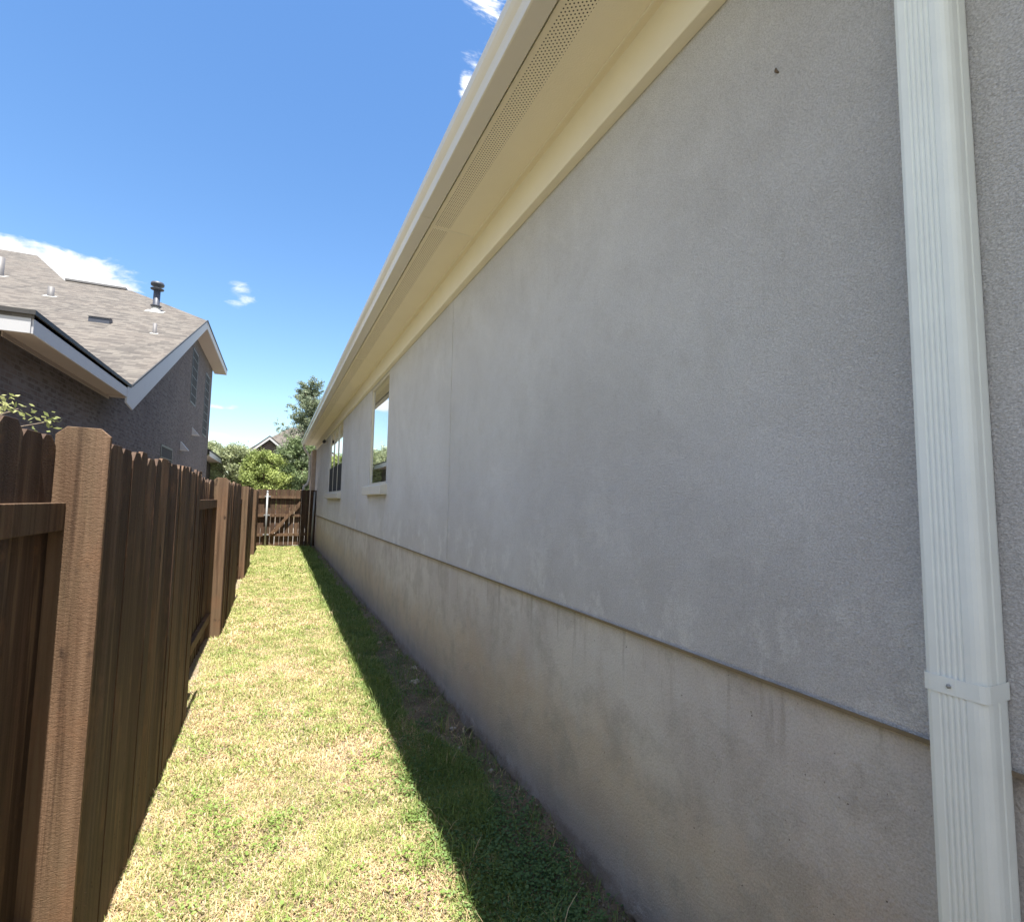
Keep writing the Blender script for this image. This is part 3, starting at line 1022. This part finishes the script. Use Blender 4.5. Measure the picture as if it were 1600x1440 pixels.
mb.tube([(1.1480, DY0 + 0.055, -0.3275), (1.1450, DY0 + 0.055, -0.3275)], [0.0045, 0.0035], 6)
mb.build('screw', M['galv'], ds)

# far downspout at the corner
mb = MB()
mb.tube([(0.79, 20.05, 1.96), (0.84, 20.05, 1.80), (1.02, 20.0, 1.55), (1.03, 20.0, 0.75), (0.98, 20.0, 0.55), (0.86, 20.0, 0.45), (0.84, 20.0, 0.2), (0.84, 20.0, -1.6)], 0.045, 8)
mb.build('downspout', M['gutter'], house)
# stone clad corner beyond the gate
mb = MB()
mb.box(1.10, 2.2, HY1 + 0.021, HY1 + 1.2, -1.7, 1.80)
mb.build('corner_pier', M['stone'], house)

# security camera
cam_t = thing('security_camera', (WX, 15.2, 1.5), 'small dark security camera under the far eave by the triple window', 'camera')
mb = MB(); mb.tube([(WX, 15.2, 1.62), (WX - 0.05, 15.2, 1.60), (WX - 0.09, 15.17, 1.62)], 0.016, 8); mb.build('bracket', M['gutter'], cam_t)
mb = MB(); mb.tube([(WX - 0.08, 15.3, 1.66), (WX - 0.12, 15.02, 1.60)], [0.04, 0.045], 12); mb.build('housing', M['blackp'], cam_t)

# ------------------------------------------------------------------ fence
XA, XB = -0.655, -0.512           # far-side and near-side board planes
fence = thing('wooden_fence', (-0.58, 0, -1.56), 'brown stained cedar privacy fence along the left of the yard', 'fence')


def picket(mb, xf, y0, wd, zb, zt, rnd, base_tone=0.45):
    """dog-eared board; face towards +x at xf, 16 mm thick, slight twist"""
    e = rnd.uniform(0.022, 0.036)
    tw = rnd.uniform(-0.006, 0.006)
    lean = rnd.uniform(-0.008, 0.008) if y0 > 2.1 else 0.0
    poly = [(y0, zb), (y0 + wd, zb), (y0 + wd + lean, zt - e), (y0 + wd - e + lean, zt), (y0 + e + lean, zt), (y0 + lean, zt - e)]
    n = 6
    off = rnd.uniform(-0.003, 0.003)
    f = lambda y: xf + off + tw * ((y - y0) / wd - 0.5) * 2
    vs = [(f(y), y, z) for y, z in poly] + [(f(y) - 0.016, y, z) for y, z in poly]
    tn = base_tone + (1 - base_tone) * rnd.random()
    fs = [tuple(range(n)), tuple(reversed(range(n, 2 * n)))] + [(i, n + i, n + (i + 1) % n, (i + 1) % n) for i in range(n)]
    mb.add(vs, fs, tn)
    if y0 < 9:
        for zn in (-0.055, -0.090, -1.31, -1.34):
            for yn in (y0 + wd * 0.22 + rnd.uniform(-.008, .008), y0 + wd * 0.76 + rnd.uniform(-.008, .008)):
                zc = zn + rnd.uniform(-.012, .012)
                xc = f(yn) + 0.0009
                ring = [(xc, yn + 0.0042 * math.cos(q * 1.0472), zc + 0.0042 * math.sin(q * 1.0472)) for q in range(6)]
                back = [(xc - 0.002, b_, c_) for _, b_, c_ in ring]
                mb.add(ring + back, [tuple(range(6))] + [(q, (q + 1) % 6, 6 + (q + 1) % 6, 6 + q) for q in range(6)], 1.0)


def panel(y0, y1, xf, zt, seed, zb=-1.60, base_tone=0.35):
    rnd = random.Random(seed)
    mb = MB()
    y = y0
    while y < y1 - 0.012:
        wd = min(0.137 + rnd.uniform(-0.007, 0.004), y1 - y)
        picket(mb, xf, y, wd, zb, zt + 0.004 * y + rnd.uniform(-0.013, 0.013), rnd, base_tone)
        y += wd + (rnd.choice([0.001, 0.0015, 0.002, 0.003, 0.004]) if y > 2.1 else 0.0004)
    return mb.build('board_panel', M['wood'], fence, 0.0015)


def post_face(y, zt):
    mb = MB()
    e = 0.028
    x0, x1 = -0.657, -0.513
    zb = -1.60
    poly = [(x0, zb), (x1, zb), (x1, zt - e), (x1 - e, zt - 0.002), (x0 + e, zt), (x0, zt - e)]
    mb.prism(poly, 1, y, y + 0.019, 0.0)  # sunlit face, left without the shade tone the boards carry
    mb.build('post_board', M['wood'], fence, 0.002)
    mb = MB()
    mb.box(-0.637, -0.549, y + 0.021, y + 0.11, -1.6, zt - 0.06, 0.3)
    mb.build('post', M['wood'], fence)


def rail(y0, y1, zt, h=0.088):
    mb = MB()
    n = 6
    yy_ = np.linspace(y0, y1, n)
    for a, b in zip(yy_[:-1], yy_[1:]):
        mb.box(-0.6535, -0.614, a, b, zt - h, zt, 0.55)
    mb.build('rail', M['wood'], fence, 0.002)


edges = [-2.43, -0.18, 2.08, 4.34, 6.60, 8.85, 11.10, 13.35, 15.60, 17.2, GATEY]
for k in range(len(edges) - 1):
    a, b = edges[k], edges[k + 1]
    near = (k % 2 == 0)          # boards alternate between the two faces
    if near:
        post_face(a, 0.222 if a < 5 else 0.225)
        panel(a + 0.021, b, XB, 0.163, 100 + k)
        # return board closing the bay end
        mb = MB(); mb.box(-0.637, -0.549, b - 0.09, b - 0.002, -1.6, 0.12, 0.5); mb.build('post', M['wood'], fence)
    else:
        panel(b * 0 + a + 0.002, b - 0.002, XA, 0.188 if a < 1 else 0.160, 100 + k, base_tone=0.75)  # set-back boards toned near black, recess shade put into the colour
        rail(a + 0.002, b - 0.002, -0.025)
        rail(a + 0.002, b - 0.002, -1.28)

# ------------------------------------------------------------------ gate and its neighbours
GB = -1.55
gate = thing('wooden_gate', (-0.4, GATEY, GB), 'brown slatted gate with diagonal brace closing the far end of the yard', 'gate')
mb = MB()
rnd = random.Random(5)
x = -0.60
gr_end = 0.755
while x < gr_end - 0.03:
    wd = min(0.137, gr_end - x)
    zt = 0.295 + rnd.uniform(-.008, .008)
    mb.prism([(x, GB - 0.02), (x + wd, GB - 0.02), (x + wd, zt - 0.02), (x + wd - 0.02, zt), (x + 0.02, zt), (x, zt - 0.02)], 1, GATEY, GATEY + 0.016, 0.35 + 0.4 * rnd.random())  # board tone darkened to deepen the shaded parts of the gate
    x += wd + rnd.choice([0.004, 0.006, 0.009, 0.012])
mb.build('board_panel', M['wood'], gate)
for zt, hgt in ((0.085, 0.088), (-0.53, 0.088), (-1.17, 0.088)):
    mb = MB(); mb.box(-0.585, 0.75, GATEY - 0.060, GATEY - 0.002, zt - hgt, zt, 0.1); mb.build('rail', M['wood'], gate)
mb = MB()
p0, p1 = (-0.12, -1.17), (0.735, -0.12)
dx, dz = p1[0] - p0[0], p1[1] - p0[1]
L = math.hypot(dx, dz); nx_, nz_ = -dz / L * 0.045, dx / L * 0.045
mb.prism([(p0[0] - nx_, p0[1] - nz_), (p1[0] - nx_, p1[1] - nz_), (p1[0] + nx_, p1[1] + nz_), (p0[0] + nx_, p0[1] + nz_)], 1, GATEY - 0.100, GATEY - 0.062, 0.0)
mb.build('brace', M['wood'], gate)

gp = thing('gate_post', (-0.30, GATEY - 0.1, GB), 'galvanised steel post with a ball cap in front of the gate boards', 'post', )
mb = MB(); mb.tube([(-0.30, GATEY - 0.13, GB - 0.1), (-0.30, GATEY - 0.13, 0.19)], 0.031, 14); mb.build('pole', M['galv'], gp)
mb = MB(); mb.lathe((-0.30, GATEY - 0.13, 0.19), [(0.036, 0), (0.036, 0.02), (0.03, 0.045), (0.012, 0.06), (0.0, 0.062)]); mb.build('cap', M['galv'], gp)
for zt in (0.06, -0.56, -1.20):
    mb = MB(); mb.box(-0.38, -0.20, GATEY - 0.11, GATEY - 0.0615, zt - 0.02, zt + 0.02); mb.build('bracket', M['galv'], gp)

pan = thing('fence_panel', (1.0, GATEY, GB), 'short dark board panel shaded by the eave between gate and house wall', 'fence')
mb = MB()
x = 0.760
while x < 1.225:
    wd = min(0.137, 1.228 - x)
    zt = 0.30 + rnd.uniform(-.008, .008)
    mb.prism([(x, GB - 0.06), (x + wd, GB - 0.06), (x + wd, zt - 0.02), (x + wd - 0.02, zt), (x + 0.02, zt), (x, zt - 0.02)], 1, GATEY - 0.01, GATEY + 0.006, 0.8 + 0.2 * rnd.random())  # eave shade put into the board tone
    x += wd + 0.004
mb.build('board_panel', M['wood'], pan)
mb = MB(); mb.box(0.775, 1.225, GATEY - 0.05, GATEY - 0.012, -1.25, -1.16, 0.2); mb.build('rail', M['wood'], pan)
q = thing('steel_post', (1.165, GATEY - 0.12, GB), 'grey steel post leaning against the dark panel beside the house wall', 'post')
mb = MB(); mb.tube([(1.12, GATEY - 0.12, GB - 0.1), (1.165, GATEY - 0.12, 0.20)], 0.030, 12); mb.build('pole', M['galv'], q)
mb = MB(); mb.lathe((1.165, GATEY - 0.12, 0.20), [(0.034, 0), (0.034, 0.02), (0.02, 0.04), (0, 0.045)]); mb.build('cap', M['galv'], q)
q = thing('conduit_pole', (1.02, GATEY - 0.12, GB), 'thin tan pole rising above the dark panel at the far end', 'pole')
mb = MB(); mb.tube([(0.995, GATEY - 0.12, GB - 0.1), (1.02, GATEY - 0.12, 0.55)], 0.016, 10); mb.build('shaft', M['rust'], q)
mb = MB(); mb.tube([(1.012, GATEY - 0.12, -0.52), (1.013, GATEY - 0.12, -0.44)], 0.024, 10); mb.build('coupling', M['rust'], q)

# ------------------------------------------------------------------ neighbouring house
nb = thing('brick_house', (-3.1, 16, -1.6), 'brown brick house with grey shingle roof beyond the wooden fence', 'house')
SL = 0.463
PX = -2.6
def zP(y): return SL * y - 3.29
def zQ(y): return 2.04 + SL * (y - 7.34)


mb = MB()
WZ = -1.7
# walls, low wing then two-storey block; the wall follows the rake
wy0, wy1 = 7.95, 27.6
poly = [(wy0, WZ), (wy1, WZ), (wy1, 6.15), (20.9, 6.15), (12.0, 1.95), (wy0, 1.95)]
mb.prism(poly, 0, -3.1, -3.4)
mb.prism([(-3.402, WZ), (-15, WZ), (-15, 1.95), (-3.402, 1.95)], 1, wy0, wy0 + 0.3)
mb.prism([(-3.402, WZ), (-15, WZ), (-15, 6.15), (-3.402, 6.15)], 1, wy1 - 0.3, wy1)
mb.build('wall', M['brick'], nb)

mb = MB()
def slab(pts, th=0.06):
    n = len(pts)
    vs = [tuple(p) for p in pts] + [(p[0], p[1], p[2] - th) for p in pts]
    fs = [tuple(range(n)), tuple(reversed(range(n, 2 * n)))] + [(i, n + i, n + (i + 1) % n, (i + 1) % n) for i in range(n)]
    mb.add(vs, fs)
Pp = lambda x, y: (x, y, zP(y))
slab([Pp(PX, 11.56), Pp(PX, 20.8), Pp(-6.13, 26.13), Pp(-8.4, 26.13), Pp(-12.6, 35.3), Pp(-24, 35.3), Pp(-24, 11.56)])
slab([(PX, 20.8, zP(20.8)), (PX, 28.6, zP(20.8)), (-6.13, 26.13, zP(26.13) - .002)])
slab([(PX, 28.6, zP(20.8)), (-9, 31.0, zP(20.8)), (-8.4, 26.13, zP(26.13) - .004), (-6.13, 26.13, zP(26.13) - .004)])
slab([(-8.4, 26.13, zP(26.13) - .006), (-9, 36, zP(26.13)), (-12.6, 35.3, zP(35.3) - .006)])
# low wing hip
slab([(PX, 7.34, 2.04), (-4.1, 8.84, zQ(8.84)), (-24, 8.84, zQ(8.84)), (-24, 7.34, 2.04)])
slab([(PX, 7.34, 2.038), (PX, 12.0, 2.038), (-4.1, 12.0, zQ(8.84) - .002), (-4.1, 8.84, zQ(8.84) - .002)])
slab([(-4.1, 8.84, zQ(8.84) - .004), (-4.1, 13.0, zQ(8.84) - .004), (-24, 13.0, zQ(8.84) - .004), (-24, 8.84, zQ(8.84) - .004)])
roof = mb.build('roof', M['shingle'], nb)

mb = MB(); mb.box(-8.35, -6.3, 26.0, 26.28, zP(26.13) - .02, zP(26.13) + .06); mb.build('ridge_vent', M['midmetal'], nb)
# trim: fascias, soffits, drip edges
mb = MB()
mb.box(PX - 0.02, PX + 0.0, 7.36, 11.60, 1.81, 2.02)
mb.box(-24, PX - 0.022, 7.345, 7.365, 1.81, 2.02)
mb.build('fascia', M['trim'], nb)
mb = MB()
r0, r1 = (11.30, zP(11.30)), (20.8, zP(20.8))
mb.prism([(11.30, zP(11.56) - 0.36), (11.75, zP(11.56) - 0.42), (20.9, r1[1] - 0.26), (20.8, r1[1] - 0.03), (11.56, zP(11.56) - 0.02), (11.30, zP(11.56) - 0.06)], 0, PX - 0.025, PX + 0.004)
mb.box(PX - 0.025, PX + 0.004, 20.902, 28.6, r1[1] - 0.26, r1[1] - 0.03)
mb.build('rake_board', M['trim'], nb)
mb = MB()
mb.box(PX - 0.03, PX + 0.02, 7.32, 11.5, 2.022, 2.075)
mb.box(-24, PX - 0.031, 7.32, 7.345, 2.022, 2.075)
mb.prism([(11.56, zP(11.56) - 0.012), (20.8, zP(20.8) - 0.012), (20.8, zP(20.8) + 0.03), (11.56, zP(11.56) + 0.03)], 0, PX - 0.001, PX + 0.022)
mb.box(PX - 0.001, PX + 0.022, 20.802, 28.62, zP(20.8) - 0.04, zP(20.8) + 0.03)
mb.build('drip_edge', M['drip'], nb)
mb = MB()
mb.box(-3.12, PX - 0.026, 7.366, 12.35, 1.945, 1.96)
mb.box(-24, -3.13, 7.366, 7.96, 1.945, 1.96)
mb.prism([(12.0, 1.93), (20.9, 6.08), (28.55, 6.08), (28.55, 6.095), (20.88, 6.095), (11.98, 1.95)], 0, -3.12, PX - 0.026)
mb.box(-3.12, -3.085, wy0, 12.2, 1.885, 1.944)
mb.build('soffit', M['nsoff'], nb)


def nwin(y0, y1, z0, z1, label=None, louv=False):
    mb = MB()
    x1_ = -3.085
    for (a, b, c, d) in ((y0, y0 + .06, z0, z1), (y1 - .06, y1, z0, z1), (y0 + .06, y1 - .06, z0, z0 + .06), (y0 + .06, y1 - .06, z1 - .06, z1)):
        mb.box(-3.12, x1_, a, b, c, d)
    f = mb.build('window', M['louvre'] if louv else M['frame'], nb)
    if label: f['label'] = label
    mb = MB(); mb.box(-3.11, -3.096, y0 + .06, y1 - .06, z0 + .06, z1 - .06); mb.build('pane', M['dark'], f)
    mb = MB()
    nbar = int((z1 - z0) / 0.33)
    for k in range(1, nbar):
        z = z0 + (z1 - z0) * k / nbar
        mb.box(-3.0955, -3.088, y0 + .06, y1 - .06, z - .012, z + .012)
    mb.build('muntin', M['louvre'], f)


nwin(21.7, 23.0, 3.5, 5.55, None, True)
nwin(25.4, 26.7, 2.7, 5.45, None, True)
nwin(17.3, 19.0, 0.4, 1.50, None, True)


def onroof(x, y): return (x, y, zP(y))


def flashing(par, x, y, r):
    mb = MB()
    mb.add([(x - r, y - r, zP(y - r) + 0.012), (x + r, y - r, zP(y - r) + 0.012), (x + r, y + r, zP(y + r) + 0.012), (x - r, y + r, zP(y + r) + 0.012)], [(0, 1, 2, 3)])
    mb.build('flashing', M['flash'], par)


x, y = -4.26, 21.3
mb = MB()
z0 = zP(y)
mb.lathe((x, y, z0 - 0.2), [(0.105, 0), (0.105, 1.05)])
fl = mb.build('chimney_flue', M['greymetal'], nb)
mb = MB(); mb.lathe((x, y, z0 - 0.12), [(0.20, 0.0), (0.18, 0.10), (0.112, 0.25), (0.106, 0.27)]); mb.build('storm_cone', M['flash'], fl)
mb = MB(); mb.lathe((x, y, z0 + 0.15), [(0.106, 0.0), (0.15, 0.01), (0.175, 0.04), (0.107, 0.07)]); mb.build('collar', M['greymetal'], fl)
mb = MB(); mb.lathe((x, y, z0 + 0.76), [(0.106, 0.0), (0.20, 0.03), (0.21, 0.05), (0.11, 0.08)]); mb.build('lower_cap', M['greymetal'], fl)
mb = MB(); mb.lathe((x, y, z0 + 0.86), [(0.12, 0.0), (0.12, 0.05), (0.20, 0.07), (0.21, 0.12), (0.19, 0.18), (0.06, 0.21), (0, 0.21)]); mb.build('upper_cap', M['greymetal'], fl)
flashing(fl, x, y - .1, 0.27)
for x, y, r, h in ((-7.17, 21.3, 0.09, 0.36), (-3.41, 17.1, 0.05, 0.34), (-9.76, 24.5, 0.12, 0.75)):
    mb = MB(); mb.lathe((x, y, zP(y) - 0.05), [(r, 0), (r, h), (r * 0.8, h), (r * .8, h - .05), (0, h - .05)], 14)
    vp = mb.build('vent_pipe', M['midmetal'], nb)
    flashing(vp, x, y - .05, r * 1.9)
x, y = -4.84, 17.8
a, b = 0.24, 0.16
vs = [(x - a, y - b, zP(y - b)), (x + a, y - b, zP(y - b)), (x + a, y - b, zP(y - b) + .15), (x - a, y - b, zP(y - b) + .15),
      (x - a, y + b, zP(y + b)), (x + a, y + b, zP(y + b)), (x + a, y + b - .06, zP(y + b) + .06), (x - a, y + b - .06, zP(y + b) + .06)]
mb = MB(); mb.add(vs, [(0, 1, 5, 4), (0, 3, 7, 4), (1, 5, 6, 2), (4, 7, 6, 5), (0, 1, 2, 3)])
rv = mb.build('roof_vent', M['greymetal'], nb)
mb = MB(); mb.add([(p[0] + (0.02 if p[0] > x else -0.02), p[1] - (0.02 if k < 2 else 0), p[2] + .006) for k, p in enumerate((vs[3], vs[2], vs[6], vs[7]))] +
                  [(p[0] + (0.02 if p[0] > x else -0.02), p[1] - (0.02 if k < 2 else 0), p[2] + .02) for k, p in enumerate((vs[3], vs[2], vs[6], vs[7]))],
                  [(0, 3, 2, 1), (4, 5, 6, 7), (0, 1, 5, 4), (1, 2, 6, 5), (2, 3, 7, 6), (3, 0, 4, 7)])
mb.build('vent_lid', M['midmetal'], rv)

for y, z in ((20.5, 1.72), (22.75, 2.5)):
    mb = MB()
    mb.add([(-3.1, y - .14, z + .17), (-3.1, y + .14, z + .17), (-2.86, y + .14, z - .13), (-2.86, y - .14, z - .13), (-3.1, y - .14, z - .13), (-3.1, y + .14, z - .13)],
           [(0, 1, 2, 3), (0, 3, 4), (1, 5, 2), (3, 2, 5, 4)])
    mb.build('vent_hood', M['trim'], nb)
# porch beyond the corner
mb = MB(); mb.prism([(wy1 + .001, WZ), (33.4, WZ), (33.4, 1.9), (wy1 + .001, 1.9)], 0, -3.55, -3.8); mb.build('porch_wall', M['brick'], nb)
mb = MB()
mb.box(-4.5, -3.02, wy1 + .002, 34.0, 1.95, 1.965)
mb.build('porch_soffit', M['nsoff'], nb)
mb = MB(); mb.box(-3.018, -2.998, wy1 + .002, 34.0, 1.93, 2.16); mb.build('porch_fascia', M['trim'], nb)
mb = MB()
mb.add([(-2.97, wy1 + .002, 2.17), (-2.97, 34.1, 2.17), (-6.0, 34.1, 3.4), (-6.0, wy1 + .002, 3.4), (-2.97, wy1 + .002, 2.23), (-2.97, 34.1, 2.23), (-6.0, 34.1, 3.46), (-6.0, wy1 + .002, 3.46)],
       [(0, 1, 2, 3), (4, 7, 6, 5), (0, 4, 5, 1), (1, 5, 6, 2), (2, 6, 7, 3), (3, 7, 4, 0)])
mb.build('porch_roof', M['drip'], nb)


# ------------------------------------------------------------------ far houses
def far_house(label, x0, x1, y, wallz, ridge, depth, gx0, gx1, gtop):
    h = thing('distant_house', ((x0 + x1) / 2, y, -1.6), label, 'house')
    mb = MB(); mb.box(x0, x1, y, y + depth, -1.7, wallz); mb.build('wall', M['stone'], h)
    mb = MB()
    r0, r1 = x0 + depth * .5, x1 - depth * .5
    e = .5
    V6 = [(x0 - e, y - e, wallz), (x1 + e, y - e, wallz), (x1 + e, y + depth + e, wallz), (x0 - e, y + depth + e, wallz), (r0, y + depth / 2, ridge), (r1, y + depth / 2, ridge)]
    mb.add(V6, [(0, 1, 5, 4), (1, 2, 5), (2, 3, 4, 5), (3, 0, 4), (0, 3, 2, 1)])
    mb.build('roof', M['shingle'], h)
    if gtop:
        gc = (gx0 + gx1) / 2
        mb = MB(); mb.prism([(gx0 + .3, -1.7), (gx1 - .3, -1.7), (gx1 - .3, wallz), (gc, gtop - .35), (gx0 + .3, wallz)], 1, y - 2.5, y + 1); mb.build('gable', M['brick'], h)
        mb = MB()
        for s_, a in ((1, gx0), (-1, gx1)):
            mb.prism([(a - .2 * s_, wallz - .12), (a - .2 * s_, wallz + .12), (gc, gtop + .15), (gc, gtop - .12)], 1, y - 2.8, y + 3.8)
        mb.build('gable_roof', M['drip'], h)
        mb = MB()
        for s_, a in ((1, gx0), (-1, gx1)):
            mb.prism([(a - .2 * s_, wallz - .32), (a - .2 * s_, wallz - .08), (gc, gtop - .0), (gc, gtop - .26)], 1, y - 2.86, y - 2.81)
        mb.build('gable_trim', M['trim'], h)


far_house('far tan roofed house with a small dark gable above the bushes', -3.5, 8.0, 60, 4.5, 8.3, 9.0, -2.9, 0.9, 6.25)

# ------------------------------------------------------------------ trees
def leaf_cloud(centres, radii, n, size, cols, rs, droop=0.0):
    r = np.random.default_rng(rs)
    k = r.choice(len(centres), n, p=(radii ** 2.0) / (radii ** 2.0).sum())
    d = r.normal(0, 1, (n, 3)); d /= np.linalg.norm(d, axis=1)[:, None]
    rad = radii[k] * (0.15 + 1.0 * r.random(n) ** 0.8 + 0.25 * np.abs(r.normal(0, 1, n)) * (r.random(n) < 0.3))
    c = centres[k] + d * rad[:, None] * np.array([1, 1, 0.75])
    c[:, 2] -= droop * r.random(n)
    nrm = d * 0.6 + r.normal(0, 0.6, (n, 3)) + np.array([0, 0, 0.4]); nrm /= np.linalg.norm(nrm, axis=1)[:, None]
    t1 = np.cross(nrm, r.normal(0, 1, (n, 3))); t1 /= np.linalg.norm(t1, axis=1)[:, None]
    t2 = np.cross(nrm, t1)
    s = size * r.uniform(0.6, 1.4, n)[:, None]
    V = np.stack([c - t1 * s, c - t2 * s * 0.45, c + t1 * s, c + t2 * s * 0.45], 1).reshape(-1, 3)
    F = np.arange(n)[:, None] * 4 + np.array([[0, 1, 2, 3]])
    cb = r.random((len(centres), 1))
    u = np.clip(cb[k] * 0.6 + r.random((n, 1)) * 0.5, 0, 1)
    tint = cols[0] * (1 - u) + cols[1] * u
    return V, F, np.repeat(tint, 4, 0)


def tree(name, label, cat, x, y, base, h, rad, rs, n=16000, size=0.10, cols=None, shape='round', group=None, crown0=0.25, blobs=46):
    t = thing(name, (x, y, base), label, cat, group)
    r = np.random.default_rng(rs)
    mb = MB()
    tipz = base + h * 0.86
    tr = 0.035 * h * 0.5
    mb.tube([(x, y, base - .1), (x + .06, y, base + h * .2), (x - .05, y + .05, base + h * .5), (x + .03, y, tipz)], [tr * 1.3, tr, tr * .6, 0.02], 9)
    cen, rr = [], []
    for k in range(blobs):
        f = r.random()
        zc = base + h * (crown0 + (0.98 - crown0) * f)
        if shape == 'round':
            w_ = rad * math.sqrt(max(0.05, 1 - ((f - 0.42) / 0.66) ** 2))
        else:
            w_ = rad * (0.34 + 0.80 * (1 - f)) * (0.8 + 0.2 * math.sin(f * 19))
        th = r.uniform(0, 6.283)
        q_ = w_ * r.random() ** 0.5
        p = np.array([x + q_ * math.cos(th), y + q_ * math.sin(th), zc])
        if shape == 'cone':
            tipd = np.array([math.cos(th), math.sin(th), r.uniform(0.35, 0.9)])
            root = np.array([x, y, zc - w_ * 0.45])
            end = root + tipd * w_ * r.uniform(0.8, 1.15)
            for q in range(7):
                u_ = 0.3 + 0.7 * q / 6
                cen.append(root + (end - root) * u_ + r.normal(0, 0.06, 3))
                rr.append(r.uniform(0.15, 0.28) * (1.25 - 0.6 * u_))
            if k % 3 == 0:
                mb.tube([tuple(root), tuple((root + end) / 2), tuple(end)], [tr * .35, tr * .2, 0.008], 5)
            continue
        cen.append(p)
        rr.append(rad * (r.uniform(0.13, 0.32) if shape == 'round' else r.uniform(0.08, 0.20) * (1.1 - 0.5 * f)))
        if k % 2 == 0:
            z_s = base + h * min(0.8, max(0.12, (p[2] - base) / h * 0.62))
            mid = ((x + p[0]) / 2, (y + p[1]) / 2, (z_s + p[2]) / 2 + 0.12)
            mb.tube([(x, y, z_s), mid, tuple(p)], [tr * .45, tr * .25, 0.012], 6)
    mb.build('trunk', M['bark'], t)
    V, F, tint = leaf_cloud(np.array(cen), np.array(rr), n, size, cols, rs + 1)
    fast_mesh('crown', V, F, M['leaf'], tint, t)


A = np.array
lightg = (A([0.14, 0.17, 0.08]), A([0.46, 0.50, 0.29]))
yellg = (A([0.15, 0.20, 0.055]), A([0.38, 0.44, 0.14]))
darkg = (A([0.06, 0.10, 0.045]), A([0.24, 0.30, 0.14]))
blueg = (A([0.09, 0.125, 0.085]), A([0.34, 0.39, 0.25]))
tree('shrub', 'pale silvery green shrub behind the brick house porch', 'shrub', -4.6, 38.5, -1.6, 5.2, 1.6, 11, 19000, 0.075, lightg, blobs=150)
tree('shrub', 'rounded light green shrub in front of the distant gable', 'shrub', -2.5, 34.0, -1.6, 4.7, 1.5, 12, 19000, 0.07, lightg, blobs=150)
tree('shrub', 'yellow green leafy shrub behind the middle of the gate', 'shrub', -0.75, 31.0, -1.6, 4.15, 1.3, 13, 19000, 0.065, yellg, blobs=150)
tree('tree', 'dark green tree low behind the right side of the gate', 'tree', 1.05, 32.0, -1.6, 5.0, 1.5, 14, 20000, 0.07, darkg, blobs=150)
tree('tree', 'tall airy tree rising behind the far end of the gutter', 'tree', 1.55, 33.5, -1.6, 8.9, 2.6, 15, 42000, 0.055, blueg, 'cone', None, 0.32, 170)
tree('tree', 'distant broad tree behind the neighbouring porch', 'tree', -7.9, 46.0, -1.6, 6.4, 3.0, 16, 17000, 0.12, lightg, blobs=150)

# leafy plant peeking over the fence
pl = thing('climbing_plant', (-0.85, 1.9, -1.56), 'sprig of pale leaves poking over the fence at the left edge', 'plant')
mb = MB()
r = np.random.default_rng(77)
cen = []
for k in range(6):
    yb = 1.62 + 0.08 * k
    pts = [(-0.80, yb, -1.56), (-0.80, yb + .02, -0.4), (-0.78, yb + .06, 0.20), (-0.76 + r.uniform(-.05, .05), yb + 0.10 + r.uniform(0, .08), 0.235 + r.uniform(0, 0.04))]
    mb.tube(pts, [0.006, 0.005, 0.004, 0.002], 6)
    cen.append(pts[-1]); cen.append(pts[2])
mb.build('stem', M['bark'], pl)
V, F, tint = leaf_cloud(np.array(cen), np.full(len(cen), 0.05), 230, 0.010, (A([0.20, 0.24, 0.08]), A([0.45, 0.46, 0.20])), 78)
fast_mesh('foliage', V, F, M['leaf'], tint, pl)
